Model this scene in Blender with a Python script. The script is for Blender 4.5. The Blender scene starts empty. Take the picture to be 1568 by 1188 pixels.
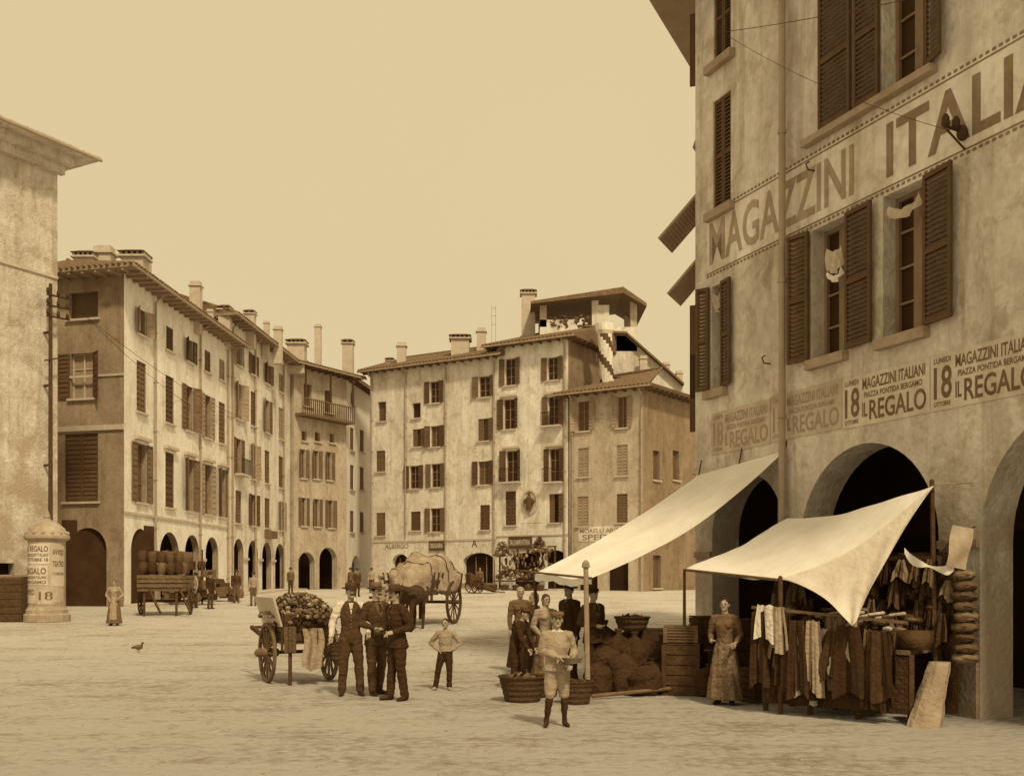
import bpy, math, random
from mathutils import Vector, Matrix, noise
from mathutils.bvhtree import BVHTree
random.seed(7)
F=1600.0; CX=784.0; HY=888.0; H=1.7
R=random.Random(11)
def gz(y): return max(0.0,min(1.0,.0225*(y-27)))
def P(px,py,d): return Vector(((px-CX)/F*d, d, H-(py-HY)*d/F))
scene=bpy.context.scene
# ---------------------------------------------------------------- materials
def sep(v): return (v**.80, v, v**1.24, 1)
MC={}
def M(name,v,v2=None,scale=1.5,rough=.9,bump=0.0,bscale=25,streak=0.0,patch=None,detail=6):
    if name in MC: return MC[name]
    m=bpy.data.materials.new(name); m.use_nodes=True
    nt=m.node_tree; N=nt.nodes; L=nt.links
    b=N['Principled BSDF']; b.inputs['Roughness'].default_value=rough
    try: b.inputs['Specular IOR Level'].default_value=.2
    except: pass
    if v2 is None: v2=v*.72
    g=N.new('ShaderNodeNewGeometry')
    n=N.new('ShaderNodeTexNoise'); n.inputs['Scale'].default_value=scale; n.inputs['Detail'].default_value=detail; n.inputs['Roughness'].default_value=.65
    L.new(g.outputs['Position'],n.inputs['Vector'])
    r=N.new('ShaderNodeValToRGB'); r.color_ramp.elements[0].position=.32; r.color_ramp.elements[1].position=.68
    r.color_ramp.elements[0].color=sep(v2); r.color_ramp.elements[1].color=sep(v)
    L.new(n.outputs['Fac'],r.inputs['Fac'])
    col=r.outputs['Color']
    if streak>0:
        for (sc,ns,p0,p1,kk) in (((1,1,.45),.8,.32,.62,.95),((1,1,1),5.0,.28,.6,.7),((1.6,1.6,.10),2.2,.34,.48,.6),((1,1,.8),1.3,.40,.46,.5)):
            mp=N.new('ShaderNodeMapping'); mp.inputs['Scale'].default_value=sc
            L.new(g.outputs['Position'],mp.inputs['Vector'])
            n2=N.new('ShaderNodeTexNoise'); n2.inputs['Scale'].default_value=ns; n2.inputs['Detail'].default_value=8; n2.inputs['Roughness'].default_value=.7; n2.inputs['Distortion'].default_value=.6
            L.new(mp.outputs['Vector'],n2.inputs['Vector'])
            r2=N.new('ShaderNodeValToRGB'); r2.color_ramp.elements[0].position=p0; r2.color_ramp.elements[1].position=p1
            k=1-streak*kk; r2.color_ramp.elements[0].color=(k,k*.96,k*.9,1); r2.color_ramp.elements[1].color=(1,1,1,1)
            L.new(n2.outputs['Fac'],r2.inputs['Fac'])
            mx=N.new('ShaderNodeMix'); mx.data_type='RGBA'; mx.blend_type='MULTIPLY'; mx.inputs[0].default_value=1
            L.new(col,mx.inputs[6]); L.new(r2.outputs['Color'],mx.inputs[7]); col=mx.outputs[2]
    if patch:
        pv,zt=patch
        sx=N.new('ShaderNodeSeparateXYZ'); L.new(g.outputs['Position'],sx.inputs[0])
        n3=N.new('ShaderNodeTexNoise'); n3.inputs['Scale'].default_value=1.1; n3.inputs['Detail'].default_value=9; n3.inputs['Roughness'].default_value=.7
        L.new(g.outputs['Position'],n3.inputs['Vector'])
        ma=N.new('ShaderNodeMath'); ma.operation='MULTIPLY_ADD'; ma.inputs[1].default_value=-.5/zt; ma.inputs[2].default_value=.37
        L.new(sx.outputs['Z'],ma.inputs[0])
        ad=N.new('ShaderNodeMath'); ad.operation='ADD'; L.new(ma.outputs[0],ad.inputs[0]); L.new(n3.outputs['Fac'],ad.inputs[1])
        rr=N.new('ShaderNodeValToRGB'); rr.color_ramp.elements[0].position=.66; rr.color_ramp.elements[1].position=.80
        L.new(ad.outputs[0],rr.inputs['Fac'])
        mx=N.new('ShaderNodeMix'); mx.data_type='RGBA'
        L.new(rr.outputs['Color'],mx.inputs[0]); L.new(col,mx.inputs[6]); mx.inputs[7].default_value=sep(pv); col=mx.outputs[2]
    L.new(col,b.inputs['Base Color'])
    if bump>0:
        nb=N.new('ShaderNodeTexNoise'); nb.inputs['Scale'].default_value=bscale; nb.inputs['Detail'].default_value=5
        L.new(g.outputs['Position'],nb.inputs['Vector'])
        bp=N.new('ShaderNodeBump'); bp.inputs['Strength'].default_value=bump; bp.inputs['Distance'].default_value=.05
        L.new(nb.outputs['Fac'],bp.inputs['Height']); L.new(bp.outputs['Normal'],b.inputs['Normal'])
    MC[name]=m; return m
pl_A=M('plaster_white',.92,.84,.35,bump=.3,bscale=9,streak=.24)
pl_Aend=M('plaster_shaded',.34,.25,.4,bump=.3,bscale=9,streak=.3)  # shade on the end wall and arch reveals, put into the plaster colour
pl_B=M('plaster_cream',.88,.76,.35,bump=.3,bscale=9,streak=.3)
pl_C=M('plaster_brown',.55,.45,.35,bump=.3,bscale=9,streak=.3)
pl_D=M('plaster_pale',.88,.80,.35,bump=.3,streak=.15)
pl_E=M('plaster_sand',.84,.72,.25,bump=.3,bscale=7,streak=.32)
pl_E2=M('plaster_light',.90,.78,.25,bump=.3,bscale=7,streak=.3)
pl_F=M('plaster_grey',.56,.47,.35,bump=.3,bscale=7,streak=.3)
pl_Fs=M('plaster_grey_shaded',.27,.20,.5,bump=.3,bscale=7,streak=.3)  # grey plaster darkened to paint in the shade side
pl_R=M('plaster_weathered',.80,.64,.35,bump=.5,bscale=14,streak=.38,patch=(.38,7.0),detail=9)
pl_L=M('plaster_old',.74,.60,.5,bump=.6,bscale=12,streak=.38,patch=(.34,17),detail=9)
stone=M('stone',.34,.22,3,bump=.6,bscale=18)
stonel=M('stone_light',.52,.40,3,bump=.5,bscale=18)
colst=M('column_stone',.46,.34,2,bump=.4,bscale=18,streak=.3)
trim=M('trim_stone',.50,.40,3,bump=.2)
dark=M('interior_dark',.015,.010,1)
darkfar=M('window_glass_haze',.10,.07,1,rough=.4)  # distance haze painted in: panes paler than the near glass
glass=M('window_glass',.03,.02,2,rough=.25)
shut=M('shutter_paint',.075,.05,5,rough=.7)
shutfar=M('shutter_paint_haze',.13,.09,2,rough=.8)  # paler than near shutters, distance haze put into the colour
shutlt=M('shutter_paint_pale',.30,.22,2,rough=.8)
frame=M('window_frame',.20,.14,4,rough=.7)
tile=M('roof_tile',.17,.08,6,bump=.5,bscale=10)
eavew=M('eave_wood',.13,.09,3)
eavel=M('eave_wood_pale',.28,.2,2)
wood=M('wood_dark',.07,.035,8,bump=.4,bscale=40)
woodm=M('wood_mid',.15,.08,8,bump=.4,bscale=40)
woodl=M('wood_light',.32,.2,8,bump=.3,bscale=40)
iron=M('iron',.04,.025,6,rough=.6)
pipe=M('drainpipe_zinc',.33,.24,2,rough=.6)
canvas=M('canvas_white',.82,.68,1.6,bump=.5,bscale=4)
canvas2=M('canvas_mid',.50,.36,1.6,bump=.4,bscale=4)  # mid-toned cloth, also used for the cart board and posters
canvas3=M('canvas_fold_shade',.64,.50,2.6,bump=.8,bscale=6)  # same cloth as the white canvas, with the fold's shading in its colour
tarp=M('tarpaulin',.36,.18,3.2,bump=.9,bscale=6)
paper=M('poster_paper',.70,.55,2.5,bump=.1,streak=.2)
paperold=M('poster_paper_old',.56,.40,1.4,bump=.1,streak=.2)
ink=M('poster_ink',.14,.09,3)
inkf=M('poster_ink_faded',.30,.24,3)
signbg=M('painted_sign_ground',.88,.70,1.3,bump=.3,bscale=14,streak=.28)
signlet=M('painted_letter',.26,.18,2.0,bump=.3,bscale=14,streak=.25)
signlet2=M('painted_letter_faded',.42,.30,2.0,bump=.3,bscale=14,streak=.25)
skin=M('skin',.36,.28,8,rough=.6)
hairm=M('hair_dark',.03,.02,20)
eyem=M('eye_dark',.03,.02,20)
c_dark=M('cloth_dark',.035,.02,9,bump=.6,bscale=22)
c_dk2=M('cloth_charcoal',.06,.035,9,bump=.6,bscale=22)
c_mid=M('cloth_brown',.13,.08,9,bump=.6,bscale=22)
c_lt=M('cloth_tan',.34,.24,9,bump=.6,bscale=22)
c_wh=M('cloth_white',.66,.48,9,bump=.6,bscale=22)
c_print=M('cloth_print',.22,.06,38,bump=.4,bscale=22)
leather=M('leather',.03,.02,10,rough=.5)
straw=M('straw',.34,.2,25,bump=.5,bscale=60)
wick=M('wicker',.09,.04,30,bump=.9,bscale=60)
wickl=M('wicker_light',.3,.16,30,bump=.9,bscale=60)
sack=M('sackcloth',.10,.05,5,bump=.9,bscale=18)
sackd=M('sackcloth_dark',.045,.025,5,bump=.9,bscale=18)
leafd=M('leaf_dark',.06,.035,12)
leafl=M('leaf_pale',.34,.2,12)
leafm=M('leaf_mid',.15,.08,12)
horsem=M('horse_coat',.045,.025,6)
pc=M('portico_plaster_shaded',.04,.022,1,bump=.3)  # near-black plaster: the gloom inside the arcades is painted in
rib=[M('fabric_%d'%i,v,v*.55,14,bump=.4) for i,v in enumerate([.6,.05,.22,.08,.40,.03,.14])]

# ---------------------------------------------------------------- mesh kit
class MB:
    def __init__(s,T=None): s.v=[];s.f=[];s.m=[];s.mats=[];s.T=T
    def mi(s,mat):
        if mat not in s.mats: s.mats.append(mat)
        return s.mats.index(mat)
    def add(s,pts,faces,mat):
        o=len(s.v)
        for p in pts:
            p=Vector(p)
            s.v.append(s.T@p if s.T is not None else p)
        k=s.mi(mat)
        for f in faces: s.f.append([o+i for i in f]); s.m.append(k)
    def face(s,pts,mat): s.add(pts,[list(range(len(pts)))],mat)
    def hexa(s,p,mat): s.add(p,[(0,3,2,1),(4,5,6,7),(0,1,5,4),(1,2,6,5),(2,3,7,6),(3,0,4,7)],mat)
    def box(s,x0,x1,y0,y1,z0,z1,mat): s.hexa([(x0,y0,z0),(x1,y0,z0),(x1,y1,z0),(x0,y1,z0),(x0,y0,z1),(x1,y0,z1),(x1,y1,z1),(x0,y1,z1)],mat)
    def obox(s,o,ex,ey,ez,mat):
        o=Vector(o);ex=Vector(ex);ey=Vector(ey);ez=Vector(ez)
        s.hexa([o,o+ex,o+ex+ey,o+ey,o+ez,o+ex+ez,o+ex+ey+ez,o+ey+ez],mat)
    def beam(s,a,b,w,h,mat):
        a=Vector(a);b=Vector(b);d=(b-a).normalized()
        up=Vector((0,0,1)) if abs(d.z)<.95 else Vector((0,1,0))
        x=d.cross(up).normalized(); y=x.cross(d).normalized()
        s.obox(a-x*w/2-y*h/2,x*w,b-a,y*h,mat)
    def rings(s,rings,mat,cap=True,mats=None):
        n=len(rings[0]); o=len(s.v)
        for r in rings:
            for p in r:
                p=Vector(p); s.v.append(s.T@p if s.T is not None else p)
        k=s.mi(mat)
        for i in range(len(rings)-1):
            for j in range(n):
                s.f.append([o+i*n+j,o+i*n+(j+1)%n,o+(i+1)*n+(j+1)%n,o+(i+1)*n+j])
                s.m.append(k if mats is None else s.mi(mats(i,j)))
        if cap:
            s.f.append([o+j for j in range(n)][::-1]); s.m.append(k)
            s.f.append([o+(len(rings)-1)*n+j for j in range(n)]); s.m.append(k)
    def tube(s,pts,rad,mat,n=8,round_=True,flat=1.0):
        pts=[Vector(p) for p in pts]; rad=list(rad) if hasattr(rad,'__len__') else [rad]*len(pts)
        if round_:
            d0=(pts[0]-pts[1]).normalized(); d1=(pts[-1]-pts[-2]).normalized()
            r0,r1=rad[0],rad[-1]
            pts=[pts[0]+d0*r0*.95,pts[0]+d0*r0*.6]+pts+[pts[-1]+d1*r1*.6,pts[-1]+d1*r1*.95]
            rad=[r0*.3,r0*.8]+rad+[r1*.8,r1*.3]
        rs=[];x=None
        for i,p in enumerate(pts):
            t=(pts[min(i+1,len(pts)-1)]-pts[max(i-1,0)]).normalized()
            if x is None:
                up=Vector((0,1,0)) if abs(t.y)<.9 else Vector((1,0,0))
                x=t.cross(up).normalized()
            x=(x-t*x.dot(t)).normalized(); y=t.cross(x)
            rs.append([p+(x*math.cos(a)+y*math.sin(a)*flat)*rad[i] for a in [2*math.pi*j/n for j in range(n)]])
        s.rings(rs,mat)
    def loft(s,secs,mat,n=14,wav=0,k=0,T=None):
        rs=[]
        for (x,y,z,rx,ry) in secs:
            r=[]
            for j in range(n):
                a=2*math.pi*j/n; w=1+wav*math.cos(k*a+z*9)
                p=Vector((x+rx*w*math.cos(a),y+ry*w*math.sin(a),z))
                r.append(T(p) if T else p)
            rs.append(r)
        s.rings(rs,mat)
    def lathe(s,o,prof,mat,n=16,mats=None,cap=True):
        o=Vector(o)
        s.rings([[o+Vector((r*math.cos(2*math.pi*j/n),r*math.sin(2*math.pi*j/n),z)) for j in range(n)] for r,z in prof],mat,cap,mats)
    def ell(s,c,rx,ry,rz,mat,n=10,m=7,jit=0,rot=None):
        c=Vector(c); rs=[]
        for i in range(m):
            a=-math.pi/2+math.pi*(i+.3)/(m-.4)
            r=[]
            for j in range(n):
                b=2*math.pi*j/n; k=1+(R.random()-.5)*jit
                v=Vector((rx*math.cos(a)*math.cos(b)*k,ry*math.cos(a)*math.sin(b)*k,rz*math.sin(a)*k))
                if rot: v=rot@v
                r.append(c+v)
            rs.append(r)
        s.rings(rs,mat)
    def patch(s,fn,ns,nt,mat):
        pts=[fn(i/ns,j/nt) for j in range(nt+1) for i in range(ns+1)]
        fs=[(j*(ns+1)+i,j*(ns+1)+i+1,(j+1)*(ns+1)+i+1,(j+1)*(ns+1)+i) for j in range(nt) for i in range(ns)]
        s.add(pts,fs,mat)
    def mesh(s,name,origin=Vector((0,0,0))):
        me=bpy.data.meshes.new(name)
        me.from_pydata([tuple(p-origin) for p in s.v],[],s.f)
        for m in s.mats: me.materials.append(m)
        me.polygons.foreach_set('material_index',s.m)
        me.update(); return me
    def obj(s,name,parent=None,origin=None,smooth=False):
        origin=Vector(origin) if origin is not None else Vector((0,0,0))
        me=s.mesh(name,origin)
        if smooth: me.polygons.foreach_set('use_smooth',[True]*len(me.polygons))
        o=bpy.data.objects.new(name,me); scene.collection.objects.link(o)
        if parent: o.parent=parent
        else: o.location=origin
        return o
def group(name,parts,origin,smooth=()):
    e=bpy.data.objects.new(name,None); e.location=origin; e.empty_display_size=.2
    scene.collection.objects.link(e)
    for k,mb in parts.items():
        if mb.f: mb.obj(k,e,origin,smooth=k in smooth)
    return e
# ---------------------------------------------------------------- text
TC={}
def text2d(txt):
    if txt in TC: return TC[txt]
    cu=bpy.data.curves.new('t','FONT'); cu.body=txt; cu.resolution_u=3; cu.offset=.018
    ob=bpy.data.objects.new('t',cu); scene.collection.objects.link(ob)
    dg=bpy.context.evaluated_depsgraph_get(); me=ob.evaluated_get(dg).to_mesh()
    vs=[v.co.copy() for v in me.vertices]; fs=[list(p.vertices) for p in me.polygons]
    x0=min(v.x for v in vs);x1=max(v.x for v in vs);y0=min(v.y for v in vs);y1=max(v.y for v in vs)
    vs=[((v.x-x0)/(x1-x0),(v.y-y0)/(y1-y0)) for v in vs]
    bpy.data.objects.remove(ob); TC[txt]=(vs,fs); return TC[txt]
def put_text(mb,txt,fn,mat):
    vs,fs=text2d(txt); mb.add([fn(a,b) for a,b in vs],fs,mat)
# ---------------------------------------------------------------- walls
class Wall:
    def __init__(s,a,b):
        s.a=Vector((a[0],a[1],0)); s.b=Vector((b[0],b[1],0)); d=s.b-s.a; s.L=d.length; s.d=d/s.L; s.n=Vector((s.d.y,-s.d.x,0))
    def pt(s,u,z,o=0):
        p=s.a+s.d*u+s.n*o; return Vector((p.x,p.y,z))
    def u(s,px):
        k=(px-CX)/F; return (k*s.a.y-s.a.x)/(s.d.x-k*s.d.y)
    def z(s,px,py):
        Y=s.a.y+s.d.y*s.u(px); return H-(py-HY)*Y/F
    def rect(s,x0,x1,y0,y1):
        c=(x0+x1)/2; return (s.u(x0),s.u(x1),s.z(c,y1),s.z(c,y0))
def wbox(mb,w,u0,u1,z0,z1,o0,o1,mat):
    mb.hexa([w.pt(u0,z0,o0),w.pt(u1,z0,o0),w.pt(u1,z0,o1),w.pt(u0,z0,o1),w.pt(u0,z1,o0),w.pt(u1,z1,o0),w.pt(u1,z1,o1),w.pt(u0,z1,o1)],mat)
def facade(mb,w,z0,z1,ops,mat,depth=.25,revmat=None,u0=0,u1=None):
    if u1 is None: u1=w.L
    revmat=revmat or mat
    us={u0,u1};zs={z0,z1}
    for o in ops: us|={o[0],o[1]};zs|={o[2],o[3]}
    us=sorted(x for x in us if u0<=x<=u1);zs=sorted(x for x in zs if z0<=x<=z1)
    for i in range(len(us)-1):
        for j in range(len(zs)-1):
            a,b,c,d=us[i],us[i+1],zs[j],zs[j+1]
            if b-a<1e-4 or d-c<1e-4: continue
            um=(a+b)/2;zm=(c+d)/2
            if any(o[0]<um<o[1] and o[2]<zm<o[3] for o in ops): continue
            mb.face([w.pt(a,c),w.pt(b,c),w.pt(b,d),w.pt(a,d)],mat)
    for o in ops:
        a,b,c,d=o[:4]; arch=o[4] if len(o)>4 else 0; dp=o[5] if len(o)>5 else depth
        if arch:
            r=(b-a)/2; rise=min(r,arch if arch is not True else r); zs_=d-rise; n=26; prev=None
            for i in range(n+1):
                t=math.pi-math.pi*i/n; p=(a+r+r*math.cos(t),zs_+rise*math.sin(t))
                if prev:
                    mb.face([w.pt(prev[0],prev[1]),w.pt(p[0],p[1]),w.pt(p[0],d),w.pt(prev[0],d)],mat)
                    mb.face([w.pt(prev[0],prev[1]),w.pt(p[0],p[1]),w.pt(p[0],p[1],-dp),w.pt(prev[0],prev[1],-dp)],revmat)
                prev=p
            top=zs_
        else:
            top=d; mb.face([w.pt(a,d),w.pt(b,d),w.pt(b,d,-dp),w.pt(a,d,-dp)],revmat)
        for u in (a,b): mb.face([w.pt(u,c),w.pt(u,top),w.pt(u,top,-dp),w.pt(u,c,-dp)],revmat)
        mb.face([w.pt(a,c),w.pt(b,c),w.pt(b,c,-dp),w.pt(a,c,-dp)],revmat)
def shutter(mb,w,a,b,z0,z1,off,mat,ns=9,st=.05,ang=0,hinge='a'):
    def Q(u,z,o):
        if ang:
            h=a if hinge=='a' else b
            du=u-h; return w.pt(h+du*math.cos(ang),z,off+o*math.cos(ang)+abs(du)*math.sin(ang))
        return w.pt(u,z,off+o)
    def bx(u0,u1,zz0,zz1,o0,o1):
        mb.hexa([Q(u0,zz0,o0),Q(u1,zz0,o0),Q(u1,zz0,o1),Q(u0,zz0,o1),Q(u0,zz1,o0),Q(u1,zz1,o0),Q(u1,zz1,o1),Q(u0,zz1,o1)],mat)
    bx(a,a+st,z0,z1,0,.045);bx(b-st,b,z0,z1,0,.045)
    zm=z0+(z1-z0)*.48
    for c in (z0,zm-st/2,z1-st*1.2): bx(a+st,b-st,c,c+st*1.2,.002,.043)
    for (c0,c1,k) in ((z0+st*1.2,zm-st/2,ns//2),(zm+st*.7,z1-st*1.2,ns-ns//2)):
        h=(c1-c0)/k
        for i in range(k):
            c=c0+i*h
            mb.hexa([Q(a+st,c+h*.05,.036),Q(b-st,c+h*.05,.036),Q(b-st,c+h*.25,.04),Q(a+st,c+h*.25,.04),
                     Q(a+st,c+h*.75,.002),Q(b-st,c+h*.75,.002),Q(b-st,c+h*1.0,.006),Q(a+st,c+h*1.0,.006)],mat)
def window(W,w,r,kind='o',smat=None,gm=None,ns=9,depth=.25,trimm=None,sill=True,hood=False,st=.06,fr=None,sl=True,sr=True,sw=None):
    a,b,z0,z1=r; smat=smat or shutfar; gm=gm or darkfar; fr=fr or frame
    mb=W['windows']; sm=W['shutters']; tr=W['trim']
    mb.face([w.pt(a,z0,-depth+.01),w.pt(b,z0,-depth+.01),w.pt(b,z1,-depth+.01),w.pt(a,z1,-depth+.01)],gm)
    if kind in 'ol':
        f=.06; o0,o1=-depth+.02,-depth+.07
        wbox(mb,w,a,a+f,z0,z1,o0,o1,fr);wbox(mb,w,b-f,b,z0,z1,o0,o1,fr)
        wbox(mb,w,a+f,b-f,z0,z0+f,o0,o1-.003,fr);wbox(mb,w,a+f,b-f,z1-f,z1,o0,o1-.003,fr)
        m=(a+b)/2; wbox(mb,w,m-f*.6,m+f*.6,z0+f,z1-f,o0,o1-.006,fr)
        for t in (.33,.66):
            zz=z0+(z1-z0)*t; wbox(mb,w,a+f,b-f,zz-.02,zz+.02,o0,o1-.02,fr)
        s=sw or (b-a)/2
        if sl: shutter(sm,w,a-s-.02,a-.02,z0,z1,.03,smat,ns,st,ang=R.choice([0,.1,.25,.6]),hinge='b')
        if sr: shutter(sm,w,b+.02,b+s+.02,z0,z1,.03,smat,ns,st,ang=R.choice([0,.1,.25,.6]),hinge='a')
    elif kind=='c':
        m=(a+b)/2; shutter(sm,w,a+.02,m-.005,z0+.02,z1-.02,-.09,smat,ns,st);shutter(sm,w,m+.005,b-.02,z0+.02,z1-.02,-.09,smat,ns,st)
    elif kind=='h':
        m=(a+b)/2; shutter(sm,w,a+.02,m,z0+.02,z1-.02,-.09,smat,ns,st); s=m-a
        shutter(sm,w,b+.02,b+s,z0,z1,.03,smat,ns,st,ang=.3,hinge='a')
    if kind=='l':
        wbox(tr,w,a-.35,b+.35,z0-.12,z0-.002,0.003,.55,trimm or trim)
        n=int((b-a+.6)/.14)
        for i in range(n+1):
            u=a-.3+i*(b-a+.6)/n; wbox(tr,w,u-.012,u+.012,z0,z0+.9,.48,.505,iron)
        wbox(tr,w,a-.32,b+.32,z0+.9,z0+.94,.47,.515,iron)
    elif sill: wbox(tr,w,a-.12,b+.12,z0-.1,z0-.003,.003,.13,trimm or trim)
    if hood: wbox(tr,w,a-.25,b+.25,z1+.15,z1+.3,.003,.22,trimm or trim)
    return (a,b,z0,z1)
def newW(): return {k:MB() for k in ('walls','windows','shutters','trim','roof','pipes','chimneys')}
def roof4(W,q,ez,over=.9,pitch=.36,hips=(0,0),ribs=(True,True),raft=True,ewood=None):
    ewood=ewood or eavew
    a,b,c,d=[Vector((p[0],p[1],0)) for p in q]; cen=(a+b+c+d)/4
    def outp(p,pn,pp):
        e1=(p-pp).normalized(); e2=(p-pn).normalized()
        n1=Vector((e1.y,-e1.x,0)); n2=Vector((-e2.y,e2.x,0))
        if n1.dot(p-cen)<0: n1=-n1
        if n2.dot(p-cen)<0: n2=-n2
        s=n1+n2; return p+s.normalized()*over/max(.5,s.normalized().dot(n1))
    A=outp(a,b,d);B=outp(b,c,a);C=outp(c,d,b);D=outp(d,a,c)
    half=((A-D).length)/2; h=half*pitch; mb=W['roof']
    ml=(A+D)/2; mr=(B+C)/2; dr=(mr-ml).normalized()
    ml=ml+dr*half*.9*hips[0]; mr=mr-dr*half*.9*hips[1]
    up=lambda p,z: Vector((p.x,p.y,z))
    t=.14
    E=[up(p,ez) for p in (A,B,C,D)];T=[up(p,ez+t) for p in (A,B,C,D)]; RL=up(ml,ez+t+h);RR=up(mr,ez+t+h)
    mb.face(E,ewood)
    for i in range(4): mb.face([E[i],E[(i+1)%4],T[(i+1)%4],T[i]],ewood)
    mb.face([T[0],T[1],RR,RL],tile);mb.face([T[2],T[3],RL,RR],tile);mb.face([T[1],T[2],RR],tile);mb.face([T[3],T[0],RL],tile)
    def ribset(p,q,rp,rq):
        L=(q-p).length; n=int(L/.3)
        for i in range(n):
            s=(i+.5)/n; e=p.lerp(q,s)
            ev=(q-p).normalized()
            tl=max(0,min(1,((rp-p).dot(ev))/L)); tr_=max(0,min(1,((rq-p).dot(ev))/L))
            if s<tl: f=s/max(tl,1e-6)
            elif s>tr_: f=(1-s)/max(1-tr_,1e-6)
            else: f=1
            perp=(rp-p)-ev*((rp-p).dot(ev)); top=e+perp*f
            nrm=ev.cross(perp).normalized(); nrm=nrm if nrm.z>0 else -nrm
            e2=e-perp.normalized()*(.05+.05*R.random()); w_=.085
            a0=[e2-ev*w_,e2-ev*w_*.5+nrm*.07,e2+ev*w_*.5+nrm*.07,e2+ev*w_]; a1=[x+(top-e2) for x in a0]
            mb.add(a0+a1,[(0,1,5,4),(1,2,6,5),(2,3,7,6),(0,1,2,3)],tile)
    if ribs[0]: ribset(T[0],T[1],RL,RR)
    if ribs[1]: ribset(T[1],T[2],RR,RR)
    if hips[0] and ribs[0]: ribset(T[3],T[0],RL,RL)
    mb.tube([RL+Vector((0,0,.05)),RR+Vector((0,0,.05))],.12,tile,6)
    if raft:
        for (p,q,pp) in ((E[0],E[1],a),(E[3],E[0],d),(E[1],E[2],b)):
            L=(q-p).length;n=int(L/.7);ev=(q-p).normalized();inn=Vector((-ev.y,ev.x,0)); inn=inn if inn.dot(cen-Vector((p.x,p.y,0)))>0 else -inn
            for i in range(1,n):
                o=p+ev*(L*i/n)+inn*.04+Vector((0,0,-.125)); mb.obox(o,ev*.1,inn*(over-.06),(0,0,.12),ewood)
    mb.tube([E[0]-Vector((0,0,-.02)),E[1]-Vector((0,0,-.02))],.07,pipe,6)
def plainwall(W,p,q,z0,z1,mat): W['walls'].face([(p[0],p[1],z0),(q[0],q[1],z0),(q[0],q[1],z1),(p[0],p[1],z1)],mat)
def dpipe(W,w,u,z0,z1,r=.06,o=.1,mat=None):
    W['pipes'].tube([w.pt(u,z0,o),w.pt(u,(z0+z1)/2,o),w.pt(u,z1-.4,o),w.pt(u,z1,o+.5)],r,mat or pipe,8,False)
    z=z0+1
    while z<z1-1:
        wbox(W['pipes'],w,u-r-.02,u+r+.02,z,z+.05,0.002,o+r+.015,mat or pipe); z+=2.4
def chimney(W,px,yt,yb,wpx,d,mat=None,style=0):
    mb=W['chimneys']; s=d/F; x=(px-CX)*s; w=wpx*s/2; z1=H-(yt-HY)*s; z0=H-(yb-HY)*s-1.2; y=d; mat=mat or stonel
    T=min(w,.55)
    mb.box(x-w*.8,x+w*.8,y-w*.7,y+w*.7,z0,z1-T*.75,mat)
    mb.box(x-w,x+w,y-w*.9,y+w*.9,z1-T*.75,z1-T*.58,mat)
    if style==0:
        k=2 if w<.6 else 4
        for i in range(k+1):
            sx=-.8+1.6*i/k
            mb.box(x+sx*w-.1*w,x+sx*w+.1*w,y-w*.7,y+w*.7,z1-T*.58,z1-T*.28,mat)
        mb.hexa([(x-w,y-w,z1-T*.28),(x+w,y-w,z1-T*.28),(x+w,y+w,z1-T*.28),(x-w,y+w,z1-T*.28),(x-w*.5,y-w*.2,z1+T*.1),(x+w*.5,y-w*.2,z1+T*.1),(x+w*.5,y+w*.2,z1+T*.1),(x-w*.5,y+w*.2,z1+T*.1)],tile)
    else: mb.box(x-w*.75,x+w*.75,y-w*.65,y+w*.65,z1-T*.58,z1,mat)
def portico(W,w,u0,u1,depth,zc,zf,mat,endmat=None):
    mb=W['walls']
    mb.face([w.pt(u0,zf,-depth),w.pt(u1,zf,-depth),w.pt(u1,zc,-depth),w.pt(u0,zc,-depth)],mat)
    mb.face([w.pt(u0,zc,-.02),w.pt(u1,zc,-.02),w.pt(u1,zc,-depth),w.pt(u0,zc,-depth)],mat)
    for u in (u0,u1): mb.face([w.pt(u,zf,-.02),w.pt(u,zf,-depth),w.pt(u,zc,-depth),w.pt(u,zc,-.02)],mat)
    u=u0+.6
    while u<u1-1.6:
        wbox(W['windows'],w,u,u+1.3,zf,zf+2.5,-depth+.004,-depth+.06,dark); u+=2.7

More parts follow.
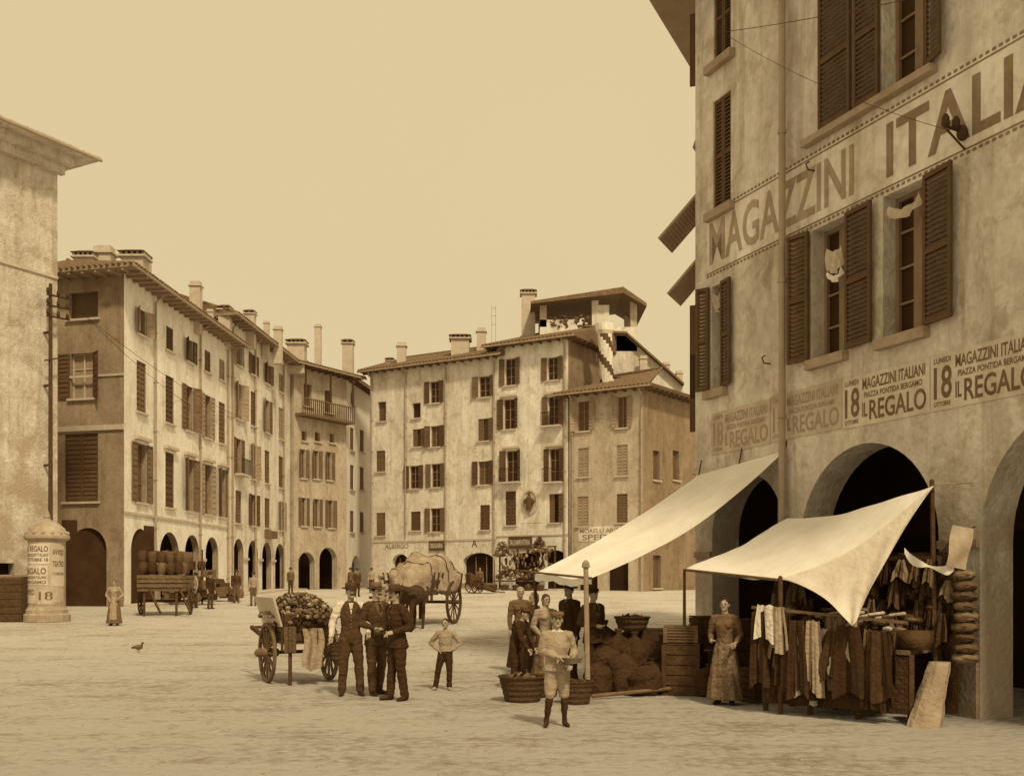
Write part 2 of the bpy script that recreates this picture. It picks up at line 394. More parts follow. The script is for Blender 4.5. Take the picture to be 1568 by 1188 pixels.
# ================================================================ BUILDINGS
ac=Vector((-17.82,48.0,0)); ad_=Vector((.06,1,0)).normalized()
def AY(Y): return ac+ad_*((Y-48)/ad_.y)
def Arow(W,w,Ys,z0,z1,wd,kinds,**k):
    o=[]
    for Y,kd in zip(Ys,kinds):
        u=(AY(Y)-w.a).length; o.append(window(W,w,(u-wd/2,u+wd/2,z0,z1),kd,smat=R.choice([shutfar,shut,shutfar,shutlt]),**k))
    return o
def build_A():
    W=newW(); w=Wall(ac[:2],AY(62.5)[:2]); e=Wall((-17.82-11.6,48+3.1),ac[:2]); z0=.1; ez=15.75
    ops=[]
    Ys=[49.9,53.4,56.1,58.9,61.3]
    ops+=Arow(W,w,Ys,13.4,14.6,.9,'ococc')
    ops+=Arow(W,w,Ys,9.7,12.1,1.05,'ccooc')
    ops+=Arow(W,w,Ys,5.4,8.2,1.1,'ocooo',hood=True)
    for (a,b) in ((48.75,50.9),(52.1,54.7),(55.5,57.6),(58.6,60.7)): ops.append(((AY(a)-w.a).length,(AY(b)-w.a).length,.2,4.15,True,.35))
    facade(W['walls'],w,z0,ez,ops,pl_A,revmat=pl_Aend)  # reveals get the darker plaster to imitate shade inside the arches
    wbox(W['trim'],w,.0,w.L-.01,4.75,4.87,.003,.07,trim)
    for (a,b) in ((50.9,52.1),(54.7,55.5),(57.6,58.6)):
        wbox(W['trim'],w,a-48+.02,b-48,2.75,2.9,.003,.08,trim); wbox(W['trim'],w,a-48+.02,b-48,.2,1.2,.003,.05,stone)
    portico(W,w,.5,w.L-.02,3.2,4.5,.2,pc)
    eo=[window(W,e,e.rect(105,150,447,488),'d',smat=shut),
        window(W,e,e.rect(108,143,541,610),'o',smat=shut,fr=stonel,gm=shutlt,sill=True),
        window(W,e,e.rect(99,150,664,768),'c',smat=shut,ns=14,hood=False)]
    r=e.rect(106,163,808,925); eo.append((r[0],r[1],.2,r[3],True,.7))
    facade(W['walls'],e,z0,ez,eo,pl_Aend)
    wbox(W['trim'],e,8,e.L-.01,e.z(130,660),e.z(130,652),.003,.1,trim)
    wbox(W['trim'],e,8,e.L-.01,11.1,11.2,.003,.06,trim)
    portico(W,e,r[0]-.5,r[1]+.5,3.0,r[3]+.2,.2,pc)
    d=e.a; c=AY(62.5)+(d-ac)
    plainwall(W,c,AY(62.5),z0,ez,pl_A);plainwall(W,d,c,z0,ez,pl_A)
    roof4(W,(ac,AY(62.5),c,d),ez,over=1.0,pitch=.36,hips=(1,0),ewood=eavel)
    for u in (3.4,9.6,14.2): dpipe(W,w,u,.8,ez)
    chimney(W,132,386,412,36,55,stonel); chimney(W,160,379,412,34,55.5,stonel,1); chimney(W,207,385,430,42,53,stonel); chimney(W,226,392,430,12,55,stonel,1)
    chimney(W,300,432,478,20,57,stonel,1); chimney(W,345,468,500,22,62); chimney(W,322,474,500,12,60,stonel,1)
    group('arcade_corner_building',W,ac)
build_A()
def build_B():
    W=newW(); p=AY(62.52);q=AY(76); w=Wall(p[:2],q[:2]); ez=17.3
    ops=[];Ys=[64.3,67.3,70.3,73.6]
    ops+=Arow(W,w,Ys,14.9,16.2,.95,'oooc')
    ops+=Arow(W,w,Ys,11.6,13.8,1.05,'ococ')
    ops+=Arow(W,w,Ys,8.2,10.4,1.05,'locc')
    ops+=Arow(W,w,Ys,5.2,7.2,1.05,'coco')
    for (a,b) in ((63.4,65.3),(66.2,68.3),(69.2,71.3),(72.2,74.6)): ops.append((a-62.5,b-62.5,.3,4.25,True,.35))
    facade(W['walls'],w,.2,ez,ops,pl_B,revmat=pl_Aend)  # arch reveals coloured dark in place of arcade shade
    for (a,b) in ((65.3,66.2),(68.3,69.2),(71.3,72.2)): wbox(W['trim'],w,a-62.5,b-62.5,2.95,3.1,.003,.1,trim)
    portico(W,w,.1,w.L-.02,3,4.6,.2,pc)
    off=Vector((-11.6,3.1,0))
    plainwall(W,p+off,p,.2,ez,pl_B);plainwall(W,q,q+off,.2,ez,pl_B);plainwall(W,p+off,q+off,.2,ez,pl_B)
    W['walls'].face([(p.x,p.y,ez),(p.x+off.x,p.y+off.y,ez),((p.x+off.x/2),p.y+off.y/2,ez+2)],pl_B)
    roof4(W,(p,q,q+off,p+off),ez,over=.9,pitch=.33,ewood=eavel)
    for u in (.5,5.0,11.6): dpipe(W,w,u,.9,ez)
    wbox(W['trim'],w,7.2,8.6,4.5,5.0,.003,.5,shutfar)
    chimney(W,383,475,505,19,66,stonel); chimney(W,426,500,530,15,70,stonel,1); chimney(W,455,520,548,32,76); chimney(W,408,492,520,10,69,stonel,1)
    group('arcade_townhouse',W,p)
build_B()
def build_C():
    W=newW(); a=(-15.86,76.02); b=(-12.85,80.9); w=Wall(a,b); ez=17.3
    ops=[]
    for r,k in (((465,477,588,622),'d'),((497,509,598,632),'d'),((462,470,660,675),'d'),((482,490,662,676),'d'),((505,512,664,678),'d'),
                ((460,468,688,732),'o'),((480,488,690,733),'o'),((500,508,692,735),'o'),
                ((461,469,762,805),'o'),((481,489,764,806),'o'),((502,510,766,808),'o')):
        ops.append(window(W,w,w.rect(*r),k,smat=shutfar))
    for r in ((457,482,845,900),(489,516,838,900)):
        q=w.rect(*r); ops.append((q[0],q[1],.5,q[3],True,.5))
    facade(W['walls'],w,.3,ez,ops,pl_C)
    portico(W,w,.05,w.L-.05,2.5,4.5,.3,pc)
    z=w.z(490,640)
    wbox(W['trim'],w,.1,w.L-.1,z-.2,z,.003,1.0,woodm)
    for i in range(26):
        u=.15+i*(w.L-.3)/25; wbox(W['trim'],w,u-.02,u+.02,z,z+1,.93,.98,wood)
    wbox(W['trim'],w,.1,w.L-.1,z+1,z+1.08,.9,1.0,woodm)
    for u in (.2,w.L/2,w.L-.3): wbox(W['trim'],w,u,u+.12,z+1.08,ez-.1,.86,.98,wood)
    B=Vector((-8.5,5.2,0)); A3=Vector((*a,0));B3=Vector((*b,0))
    plainwall(W,A3,A3+B,.3,ez,pl_C);plainwall(W,B3,B3+B,.3,ez,pl_C)
    roof4(W,(A3,B3,B3+B,A3+B),ez,over=1.1,pitch=.3)
    chimney(W,487,497,550,12,79,stonel,1); chimney(W,533,520,555,20,84,stonel)
    group('balcony_house',W,A3)
build_C()
def build_D():
    W=newW(); a=(-12.84,80.95);b=(-11.6,91); w=Wall(a,b); ez=17.3; ops=[]
    for r,k in (((536,542,655,690),'c'),((551,557,658,692),'c'),((536,542,712,750),'c'),((551,557,715,750),'c'),((536,542,782,815),'c'),((551,557,784,815),'c'),((537,543,600,620),'d')):
        ops.append(window(W,w,w.rect(*r),k))
    q=w.rect(538,552,850,900); ops.append((q[0],q[1],.7,q[3],True,.6))
    facade(W['walls'],w,.3,ez,ops,pl_D)
    W['windows'].face([w.pt(q[0],.7,-.5),w.pt(q[1],.7,-.5),w.pt(q[1],q[3],-.5),w.pt(q[0],q[3],-.5)],darkfar)
    A3=Vector((*a,0));B3=Vector((*b,0));B=Vector((-9,1,0))
    plainwall(W,B3,B3+B,.3,ez,pl_D)
    roof4(W,(A3,B3,B3+B,A3+B),ez,over=.7,pitch=.3)
    group('side_street_house',W,A3)
build_D()
ed=Vector((1.68,-1,0)).normalized(); ea=Vector((-11.0,81.0,0))
def EP(px):
    k=(px-CX)/F; t=(k*ea.y-ea.x)/(ed.x-k*ed.y); return ea+ed*t
En=Vector((ed.y,-ed.x,0)) ; Eb=-En*10
def build_E():
    W=newW(); q=EP(760); w=Wall(ea[:2],q[:2]); ez=17.75; ops=[]
    L=[((578,591,615,645),'d'),((576,590,690,722),'c'),((576,590,785,820),'c'),
       ((631,644,617,640),'d'),((658,672,584,617),'o'),((632,645,657,684),'h'),((659,673,652,684),'o'),
       ((627,641,713,748),'o'),((660,674,710,746),'o'),((629,644,783,812),'c'),((659,674,778,814),'o'),
       ((733,750,576,608),'o'),((732,748,641,675),'h'),((732,748,706,742),'o'),((735,750,773,811),'c')]
    for r,k in L: ops.append(window(W,w,w.rect(*r),k,smat=R.choice([shutfar,shutfar,shut,shutlt]),gm=R.choice([darkfar,glass])))
    sh=[]
    for r in ((600,626,848,906),(652,684,852,906),(709,758,846,906)):
        a,b,z0,z1=w.rect(*r); ops.append((a,b,.97,z1,.7,.5)); sh.append((a,b,z1))
    for a,b,z1 in sh:
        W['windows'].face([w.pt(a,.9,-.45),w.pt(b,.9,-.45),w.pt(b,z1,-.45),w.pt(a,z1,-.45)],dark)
        for t in (.33,.66): wbox(W['windows'],w,a+(b-a)*t-.03,a+(b-a)*t+.03,.97,z1-.3,-.4,-.34,frame)
    facade(W['walls'],w,.3,ez,ops,pl_E)
    wbox(W['trim'],w,0.01,w.L,4.6,4.72,.003,.06,trim)
    wbox(W['trim'],w,0.01,w.L,.9,1.5,.003,.04,stone)
    for p in (570,622,683,757): dpipe(W,w,w.u(p),1.0 if p!=622 else 5,ez)
    a,b,z0,z1=w.rect(658,681,828,843); wbox(W['trim'],w,a,b,z0,z1,.01,.1,shut)
    put_text(W['trim'],'DROGHERIA',lambda s,t:w.pt(a+.1+s*(b-a-.2),z0+.2+t*.35,.106),paper)
    put_text(W['trim'],'A',lambda s,t:w.pt(w.u(722)+s*.5,w.z(722,838)+t*.6,.01),ink)
    put_text(W['trim'],'ALBERGO',lambda s,t:w.pt(w.u(590)+s*2.2,w.z(600,840)+t*.35,.01),signlet)
    c=q+Eb;d=ea+Eb; plainwall(W,d,ea,.3,ez,pl_E); plainwall(W,q,c,.3,ez,pl_E)
    roof4(W,(ea,q,c,d),ez,over=.7,pitch=.34)
    chimney(W,615,525,565,17,81,stonel,1);chimney(W,597,548,570,15,83);chimney(W,705,513,548,34,79,stonel);chimney(W,737,503,545,17,79,stonel,1)
    for x in (753,759): W['chimneys'].beam(P(x,468,79),P(x,530,79),.03,.03,stone)
    for y in (472,484,497): W['chimneys'].beam(P(752,y,79),P(760,y,79),.025,.025,stone)
    group('piazza_townhouse',W,ea)
build_E()
def build_E2():
    W=newW(); p=EP(760.3); q=EP(870); w=Wall(p[:2],q[:2]); ez=18.35; ops=[]
    L=[((773,789,549,590),'o'),((771,788,611,657),'o'),((775,792,690,738),'l'),((774,790,752,804),'c'),
       ((838,854,547,582),'o'),((839,855,607,652),'l'),((841,856,687,738),'l'),((841,856,756,800),'h')]
    for r,k in L: ops.append(window(W,w,w.rect(*r),k,smat=R.choice([shutfar,shut,shutfar]),gm=glass,hood=(r[2] in(690,687,607,611))))
    for r in ((784,826,846,906),(834,866,842,906)):
        a,b,z0,z1=w.rect(*r); ops.append((a,b,.97,z1,.5,.6))
        W['windows'].face([w.pt(a,.9,-.5),w.pt(b,.9,-.5),w.pt(b,z1,-.5),w.pt(a,z1,-.5)],dark)
    facade(W['walls'],w,.3,ez,ops,pl_E2)
    a,b,z0,z1=w.rect(780,815,821,839); wbox(W['trim'],w,a,b,z0,z1,.01,.12,shut)
    put_text(W['trim'],'SALSAMENTERIA',lambda s,t:w.pt(a+.1+s*(b-a-.2),z0+.2+t*.4,.126),paper)
    # painted shrine panel with the niche
    cx=w.u(812); cz=w.z(812,768)
    wbox(W['trim'],w,cx-.85,cx+.85,cz-1.5,cz+1.45,.003,.02,signbg)
    W['trim'].rings([[w.pt(cx+r*.55*math.cos(t),cz+r*.75*math.sin(t),o) for t in [2*math.pi*i/16 for i in range(16)]] for r,o in ((1.25,.024),(1.25,.1),(1,.12),(.95,.05),(.1,.04))],trim)
    W['trim'].loft([(0,0,0,.2,.15),(0,0,.5,.22,.16),(0,0,.85,.2,.14),(0,0,1.0,.08,.08),(0,0,1.1,.11,.11),(0,0,1.25,.06,.06)],shut,10,T=lambda v:w.pt(cx+v.x,cz-.6+v.z,.2+v.y))
    for k in (-1,1): W['trim'].loft([(k*.25,0,.45,.1,.1),(k*.38,0,.6,.12,.1),(k*.3,0,.8,.06,.06)],shut,8,T=lambda v:w.pt(cx+v.x,cz-.6+v.z,.2+v.y))
    dpipe(W,w,w.L-.25,1,ez)
    wbox(W['trim'],w,0.01,w.L,4.8,4.9,.003,.06,trim)
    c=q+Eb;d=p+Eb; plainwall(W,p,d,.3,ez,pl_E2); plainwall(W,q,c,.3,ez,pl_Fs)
    roof4(W,(p,q,c,d),ez,over=.8,pitch=.3)
    chimney(W,809,444,505,26,79,stonel,0)
    group('madonna_niche_house',W,p)
build_E2()
def build_F():
    W=newW(); a=Vector((3.95,72.05,0)); b=Vector((8.67,69.0,0)); c=Vector((14.5,77,0)); d=Vector((9,83,0)); ez=14.35
    w=Wall(a[:2],b[:2]); w2=Wall(b[:2],c[:2]); ops=[]
    for r,k in (((884,902,614,660),'o'),((945,960,607,655),'o'),((885,901,686,730),'c'),((944,961,681,728),'c'),((884,901,760,805),'c'),((944,961,756,800),'c')):
        ops.append(window(W,w,w.rect(*r),k,smat=R.choice([shutfar,shutlt]),gm=darkfar))
    r=w.rect(885,915,846,906); ops.append((r[0],r[1],1.0,r[3],.01,.4)); r2=w.rect(930,962,842,906); ops.append((r2[0],r2[1],1.0,r2[3],.01,.4))
    for x in (r,r2): W['windows'].face([w.pt(x[0],.9,-.35),w.pt(x[1],.9,-.35),w.pt(x[1],x[3],-.35),w.pt(x[0],x[3],-.35)],dark)
    facade(W['walls'],w,.3,ez,ops,pl_F)
    ops=[]
    for r,k in (((1000,1010,690,735),'d'),((1030,1040,690,735),'d'),((1000,1012,850,900),'d')): ops.append(window(W,w2,w2.rect(*r),k))
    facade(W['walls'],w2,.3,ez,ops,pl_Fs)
    z=w.z(920,818)
    wbox(W['trim'],w,w.u(886),w.u(956),z-.45,z+.55,.003,.03,signbg)
    put_text(W['trim'],'MORELLI ARIER',lambda s,t:w.pt(w.u(888)+s*(w.u(954)-w.u(888)),z+.1+t*.3,.034),signlet)
    put_text(W['trim'],'SPEDIZ',lambda s,t:w.pt(w.u(892)+s*(w.u(948)-w.u(892)),z-.38+t*.4,.034),signlet)
    roof4(W,(a,b,c,d),ez,over=.9,pitch=.30,hips=(1,1),ribs=(True,True))
    dpipe(W,w,.3,1,ez); dpipe(W,w,w.L-.1,1,ez)
    T=Matrix.Translation(P(930,592,72.5))
    mb=MB(T); n=16
    rs=[]
    for i in range(19):
        z_=i*.24; r_=.5 if i<16 else .64
        rs.append([Vector((r_*math.cos(2*math.pi*j/n)-z_*.05,r_*math.sin(2*math.pi*j/n),z_)) for j in range(n)])
    mb.rings(rs,stonel,True,lambda i,j:(shut if ((i+j)%8)<3 and i<15 else pl_E2))
    W['striped_chimney']=mb
    U=MB(); Y0=77;Y1=83
    prof=[(868,610),(868,522),(900,512),(958,514),(1046,592),(1046,620)]
    f=[P(x,y,Y0) for x,y in prof]; g=[v+Vector((0,Y1-Y0,0)) for v in f]
    U.face(f,pl_E)
    for i in range(len(f)-1): U.face([f[i],f[i+1],g[i+1],g[i]],tile if i in(1,2,3) else pl_F)
    for i in (1,2,3):
        o=Vector((0,-.5,.04)); U.obox(f[i]+o,f[i+1]-f[i],(0,Y1-Y0+.5,0),(0,0,.16),tile)
    W['upper_storey']=U
    chimney(W,903,500,530,26,76.3,stonel); chimney(W,985,545,580,14,76.3,stonel,1); chimney(W,1020,555,585,12,78,stonel,1); chimney(W,1040,568,590,12,78,stonel,1)
    A=MB(); Y=78.5
    def zz(y): return H-(y-HY)*Y/F
    def xx(p): return (p-CX)/F*Y
    A.box(xx(826),xx(972),Y-1.5,Y+3,zz(520)-1.2,zz(508),pl_E2)
    A.box(xx(826),xx(880),Y-1.5,Y-1.3,zz(508),zz(497),pl_E2)
    for p_,hh in ((826,470),(904,468),(962,470)):
        A.box(xx(p_),xx(p_+10),Y-1.5,Y-1.0,zz(508),zz(hh),pl_F if p_!=904 else pl_E2); A.box(xx(p_),xx(p_+9),Y+2.5,Y+3,zz(508),zz(hh),pl_F)
    A.box(xx(904),xx(930),Y-1.49,Y-1.2,zz(508),zz(475),pl_E2)
    A.hexa([(xx(812),Y-2.4,zz(478)),(xx(948),Y-2.4,zz(462)),(xx(948),Y+3.8,zz(462)),(xx(812),Y+3.8,zz(478)),
            (xx(812),Y-2.4,zz(474)),(xx(948),Y-2.4,zz(453)),(xx(948),Y+3.8,zz(453)),(xx(812),Y+3.8,zz(474))],tile)
    A.hexa([(xx(948),Y-2.4,zz(461)),(xx(984),Y-2.4,zz(482)),(xx(984),Y+3.8,zz(482)),(xx(948),Y+3.8,zz(461)),
            (xx(948),Y-2.4,zz(452)),(xx(984),Y-2.4,zz(477)),(xx(984),Y+3.8,zz(477)),(xx(948),Y+3.8,zz(452))],tile)
    for p_ in (846,858,868,884,893):
        for k in range(14):
            A.ell((xx(p_)+R.uniform(-.3,.3),Y-1.4+R.uniform(-.2,.2),zz(508)+R.uniform(0,.8)),.13,.13,.1,leafm,5,4,.5)
    W['roof_terrace']=A
    group('corner_house_with_roof_terrace',W,a)
build_F()
def build_L():
    W=newW(); d=Vector((.554,1,0)).normalized(); b=Vector((-17.4,40,0)); a=b-d*14; w=Wall(a[:2],b[:2]); ez=17.9
    facade(W['walls'],w,-.1,ez,[(w.u(-20),w.u(22),.1,w.z(10,862),0,.4)],pl_L)
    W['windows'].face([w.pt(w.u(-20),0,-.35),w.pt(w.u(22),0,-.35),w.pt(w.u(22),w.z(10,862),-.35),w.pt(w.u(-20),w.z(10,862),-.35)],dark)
    back=-w.n*10
    plainwall(W,b,b+back,-.1,ez,pl_L); plainwall(W,a,a+back,-.1,ez,pl_L)
    roof4(W,(a,b,b+back,a+back),ez,over=1.1,pitch=.3,hips=(0,1),ewood=pl_L,raft=False,ribs=(False,False))
    wbox(W['trim'],w,0.1,w.L+.35,ez-.35,ez-.003,.003,.55,pl_L)
    wbox(W['trim'],w,0.1,w.L+.15,ez-.7,ez-.352,.003,.25,pl_L)
    wbox(W['trim'],w,0.1,w.L-.01,-.1,1.9,.003,.06,stone)
    wbox(W['trim'],w,.1,w.L-.01,13.2,13.3,.003,.06,trim)
    mb=W['pipes']; u=w.u(68)
    mb.tube([w.pt(u,1.5,.35),w.pt(u,12.8,.35)],[.09,.07],wood,8)
    for z in (6,9,11): wbox(mb,w,u-.05,u+.05,z,z+.07,0,.3,iron)
    for z in (11.6,12.0,12.4):
        mb.beam(w.pt(u-.2,z,.4),w.pt(u+.8,z+.05,.4),.06,.06,iron)
        for k in (-.15,.3,.7): mb.lathe(w.pt(u+k,z+.05,.4),[(.03,0),(.07,.05),(.06,.15),(.03,.22)],iron,8)
    mb.beam(w.pt(u-.3,9.9,.4),w.pt(u+.3,10.1,.4),.05,.05,iron)
    group('old_plaster_house',W,b)
build_L()
# --- near right building
rd=Vector((-.415,1,0)).normalized()
def RP(Y): return Vector((5.73-.415*(Y-12.8),Y,0))
def clos(W,w,r):
    a,b,z0,z1=r; m=(a+b)/2
    W['windows'].face([w.pt(a,z0,-.25),w.pt(b,z0,-.25),w.pt(b,z1,-.25),w.pt(a,z1,-.25)],dark)
    shutter(W['shutters'],w,a+.01,m-.004,z0+.01,z1-.01,-.07,shut,26,.045);shutter(W['shutters'],w,m+.004,b-.01,z0+.01,z1-.01,-.07,shut,26,.045)
def win(W,w,rect,l=None,r=None):
    a,b,z0,z1=rect; mb=W['windows']; dp=.3
    mb.face([w.pt(a,z0,-dp+.01),w.pt(b,z0,-dp+.01),w.pt(b,z1,-dp+.01),w.pt(a,z1,-dp+.01)],glass)
    f=.06;o0,o1=-dp+.02,-dp+.08
    wbox(mb,w,a,a+f,z0,z1,o0,o1,frame);wbox(mb,w,b-f,b,z0,z1,o0,o1,frame)
    wbox(mb,w,a+f,b-f,z1-f,z1,o0,o1-.004,frame);wbox(mb,w,a+f,b-f,z0,z0+f,o0,o1-.004,frame)
    m=(a+b)/2; wbox(mb,w,m-.05,m+.05,z0+f,z1-f,o0,o1-.008,frame)
    wbox(mb,w,m+.12,m+.17,z0+f,z1-f,-dp+.1,-dp+.14,frame)
    for t in (.25,.5,.75): wbox(mb,w,a+f,b-f,z0+(z1-z0)*t-.015,z0+(z1-z0)*t+.015,o0,o1-.03,frame)
    if l: shutter(W['shutters'],w,w.u(l[0]),w.u(l[1]),z0,z1,.03,shut,26,.05,l[2],'b')
    if r: shutter(W['shutters'],w,w.u(r[0]),w.u(r[1]),z0,z1,.03,shut,26,.05,r[2],'a')
def build_R():
    W=newW(); a=RP(18.7); b=RP(7.0); w=Wall(a[:2],b[:2]); ez=12.6
    def U(Y): return (18.7-Y)*math.sqrt(1+.415**2)
    ops=[]
    AR=[(16.35,18.2,3.45),(13.41,15.98,3.62),(9.9,12.8,3.75)]
    for y0,y1,zt in AR: ops.append((U(y1),U(y0),-.05,zt,True,.55))
    def wr(x0,x1,z0,z1): return (w.u(x0),w.u(x1),z0,z1)
    r=wr(1244,1296,5.0,6.95); ops.append(r); win(W,w,r,l=(1217,1242,.25),r=(1299,1341,.06))
    r=wr(1352,1416,5.0,6.95); ops.append(r); win(W,w,r,l=None,r=(1419,1468,.12))
    r=wr(1090,1107,5.0,6.8); ops.append(r); win(W,w,r,l=(1077,1089,.5),r=(1108,1124,.1))
    r=wr(1352,1420,8.35,10.4); ops.append(r); win(W,w,r,l=(1312,1350,0),r=(1422,1456,.3))
    shutter(W['shutters'],w,w.u(1258),w.u(1306),8.35,10.4,.03,shut,26,.055)
    r=wr(1092,1119,8.1,10.0); ops.append(r); clos(W,w,r)
    r=wr(1093,1119,10.65,12.2); ops.append(r); clos(W,w,r)
    for x0,x1 in ((1236,1436),): wbox(W['trim'],w,w.u(x0),w.u(x1),8.22,8.32,.003,.14,stone)
    for x0,x1,z in ((1244,1296,4.93),(1350,1420,4.93),(1086,1112,4.93),(1088,1123,8.02),(1088,1123,10.58)): wbox(W['trim'],w,w.u(x0)-.05,w.u(x1)+.05,z-.08,z+.06,.003,.12,stone)
    facade(W['walls'],w,-.1,ez,ops,pl_R,revmat=pl_R)
    portico(W,w,.15,w.L-.1,3.6,4.1,-.02,pc)
    for y0,y1 in ((15.98,16.35),(12.8,13.41),(18.2,18.68)):
        wbox(W['trim'],w,U(y1)+.01,U(y0)-.01,-.05,.75,.003,.05,stone)
        wbox(W['trim'],w,U(y1)+.01,U(y0)-.01,2.1,2.2,.003,.05,stone)
    S=W['painted_sign']=MB()
    zs0,zs1=7.02,8.08
    wbox(S,w,w.u(1083),w.L-.2,zs0,zs1,-.01,.006,signbg)
    put_text(S,'MAGAZZINI',lambda s,t:w.pt(w.u(1087)+s*(w.u(1308)-w.u(1087)),zs0+.16+t*.74,.011),signlet2)
    put_text(S,'ITALIANI',lambda s,t:w.pt(w.u(1358)+s*3.75,zs0+.16+t*.74,.011),signlet)
    for z in (zs0+.02,zs1-.05):
        wbox(S,w,w.u(1083),w.L-.2,z,z+.025,.006,.010,signlet)
    u=w.u(1083)
    while u<w.L-.3:
        for z in (zs0-.03,zs1+.005): wbox(S,w,u,u+.05,z,z+.035,.0,.010,signlet)
        u+=.1
    Q=W['posters']=MB(); per=1.69
    for i in range(6):
        s0=U(14.97)-.13-per*(2-i); s1=s0+per-.012
        c0=max(s0,.12)
        if c0>=s1 or s1>w.L: continue
        old=i<2; pm=paperold if old else paper; im=inkf if old else ink
        dz=R.uniform(-.02,.02); zb,zt=3.88+dz,4.6+dz
        wbox(Q,w,c0,s1,zb,zt,.004,.012,pm)
        def tx(t_,a0,a1,b0,b1):
            if s0+a0<c0: return
            put_text(Q,t_,lambda s,t:w.pt(s0+a0+s*(a1-a0),zb+b0+t*(b1-b0),.0155),im)
        tx('LUNEDI',.06,.34,.60,.67); tx('18',.06,.36,.14,.56); tx('OTTOBRE',.06,.34,.05,.11)
        tx('MAGAZZINI ITALIANI',.42,1.6,.50,.66); tx('PIAZZA PONTIDA BERGAMO',.46,1.55,.38,.46); tx('IL',.42,.52,.12,.32); tx('REGALO',.56,1.62,.06,.34)
    up=w.u(1209)
    W['pipes'].tube([w.pt(up,12.4,.14),w.pt(up,7,.14),w.pt(up,3.9,.14),w.pt(up-.03,2.0,.14),w.pt(up-.03,.3,.14)],.055,pipe,10,False)
    for z in (11,8.6,6.3,4.2,2.2): W['pipes'].tube([w.pt(up,z,.14),w.pt(up,z+.06,.14)],.07,pipe,10,False)
    for x,y in ((1180,557),(1248,262)):
        c=w.pt(w.u(x),w.z(x,y),.01); W['pipes'].tube([c,c+w.n*.12,c+w.n*.16+Vector((0,0,.08)),c+w.n*.1+Vector((0,0,.12))],.012,iron,5)
    c=w.pt(w.u(1478),w.z(1478,205),0)
    W['pipes'].tube([c,c+w.n*.35+Vector((0,0,.05))],.02,iron,6)
    W['pipes'].tube([c-Vector((0,0,.2)),c+w.n*.3],.015,iron,6)
    for k in (.15,.32): W['pipes'].lathe(c+w.n*k+Vector((0,0,.02)),[(.02,0),(.055,.04),(.05,.12),(.02,.17)],iron,8)
    W['pipes'].ell(c+w.n*.05,.07,.07,.1,iron)
    K=W['window_cloths']=MB()
    def cl(x0,x1,z0,z1,m):
        K.patch(lambda s,t:w.pt(w.u(x0)+s*(w.u(x1)-w.u(x0)),z1-(z1-z0)*t-.12*math.sin(math.pi*s)*(1-.3*t),.02+.04*math.sin(s*14+t*3)),10,5,m)
    cl(1363,1412,6.62,6.78,canvas2); cl(1268,1292,6.25,6.6,canvas2); cl(1270,1292,6.12,6.24,canvas)
    cl(1095,1106,6.4,6.7,canvas2)
    sd=Vector((.4475,1,0)).normalized(); c_=a+sd*16; ws=Wall(c_[:2],a[:2])
    facade(W['walls'],ws,-.1,ez,[],pl_R)
    back=b+Vector((8,4,0)); plainwall(W,b,back,-.1,ez,pl_R); plainwall(W,c_,back,-.1,ez,pl_R)
    sn=-ws.n if ws.n.x>0 else ws.n
    for (zt,dz,y,wd,out) in ((8.75,.75,.35,.9,.75),(7.65,.65,.5,.9,.62),(9.85,.25,.4,.9,.1)):
        o=a+sd*y+sn*.02+Vector((0,0,zt)); ex=sd*wd; ey=sn*out+Vector((0,0,-dz)); nn=ex.cross(ey).normalized()*.04
        SM=W['shutters']
        SM.obox(o,ex,ey*.1,nn,shutlt);SM.obox(o+ey*.9,ex,ey*.1,nn,shutlt)
        SM.obox(o+ey*.1,ex*.08,ey*.8,nn,shutlt);SM.obox(o+ey*.1+ex*.92,ex*.08,ey*.8,nn,shutlt)
        SM.obox(o+ey*.1+ex*.08+nn*.3,ex*.84,ey*.8,nn*.2,shutlt)
        for i in range(12): SM.obox(o+ey*(.11+i*.066)+ex*.08,ex*.84,ey*.05,nn*.9,shutlt)
    for z0_,z1_ in ((5.0,6.7),(10.7,12),(4.4,5.8)):
        o=a+sd*.3+sn*.02+Vector((0,0,z0_)); W['shutters'].obox(o,sd*.05,sn*.16,(0,0,z1_-z0_),shut)
    wbox(W['trim'],ws,ws.L-14,ws.L-.01,3.6,3.7,.003,.08,trim)
    roof4(W,(a,b,back,c_),ez,over=1.05,pitch=.3,hips=(1,0),ribs=(False,False),raft=False,ewood=eavel)
    group('shop_building_with_painted_sign',W,a)
    return w
rw=build_R()

# ================================================================ GROUND
m=bpy.data.materials.new('gravel_cobble'); m.use_nodes=True; groundm=m
nt=m.node_tree;N=nt.nodes;L=nt.links;b=N['Principled BSDF'];b.inputs['Roughness'].default_value=.95
g=N.new('ShaderNodeNewGeometry')
def noise_(sc,det=6,vec=None,rough=.6):
    n=N.new('ShaderNodeTexNoise');n.inputs['Scale'].default_value=sc;n.inputs['Detail'].default_value=det;n.inputs['Roughness'].default_value=rough
    L.new(vec or g.outputs['Position'],n.inputs['Vector']);return n
def math_(op,a,b_=None,c=None):
    n=N.new('ShaderNodeMath');n.operation=op
    for i,v in enumerate((a,b_,c)):
        if v is None: continue
        if isinstance(v,(int,float)): n.inputs[i].default_value=v
        else: L.new(v,n.inputs[i])
    return n.outputs[0]
mp=N.new('ShaderNodeMapping');mp.inputs['Scale'].default_value=(.22,1.5,1);mp.inputs['Rotation'].default_value=(0,0,.22);L.new(g.outputs['Position'],mp.inputs['Vector'])
n1=noise_(.30,9,None,.65);n2=noise_(1.0,9,mp.outputs['Vector'],.75);n3=noise_(11,8,None,.75);n4=noise_(2.5,6);n5=noise_(45,4,None,.8)
vo=N.new('ShaderNodeTexVoronoi');vo.inputs['Scale'].default_value=8;L.new(g.outputs['Position'],vo.inputs['Vector'])
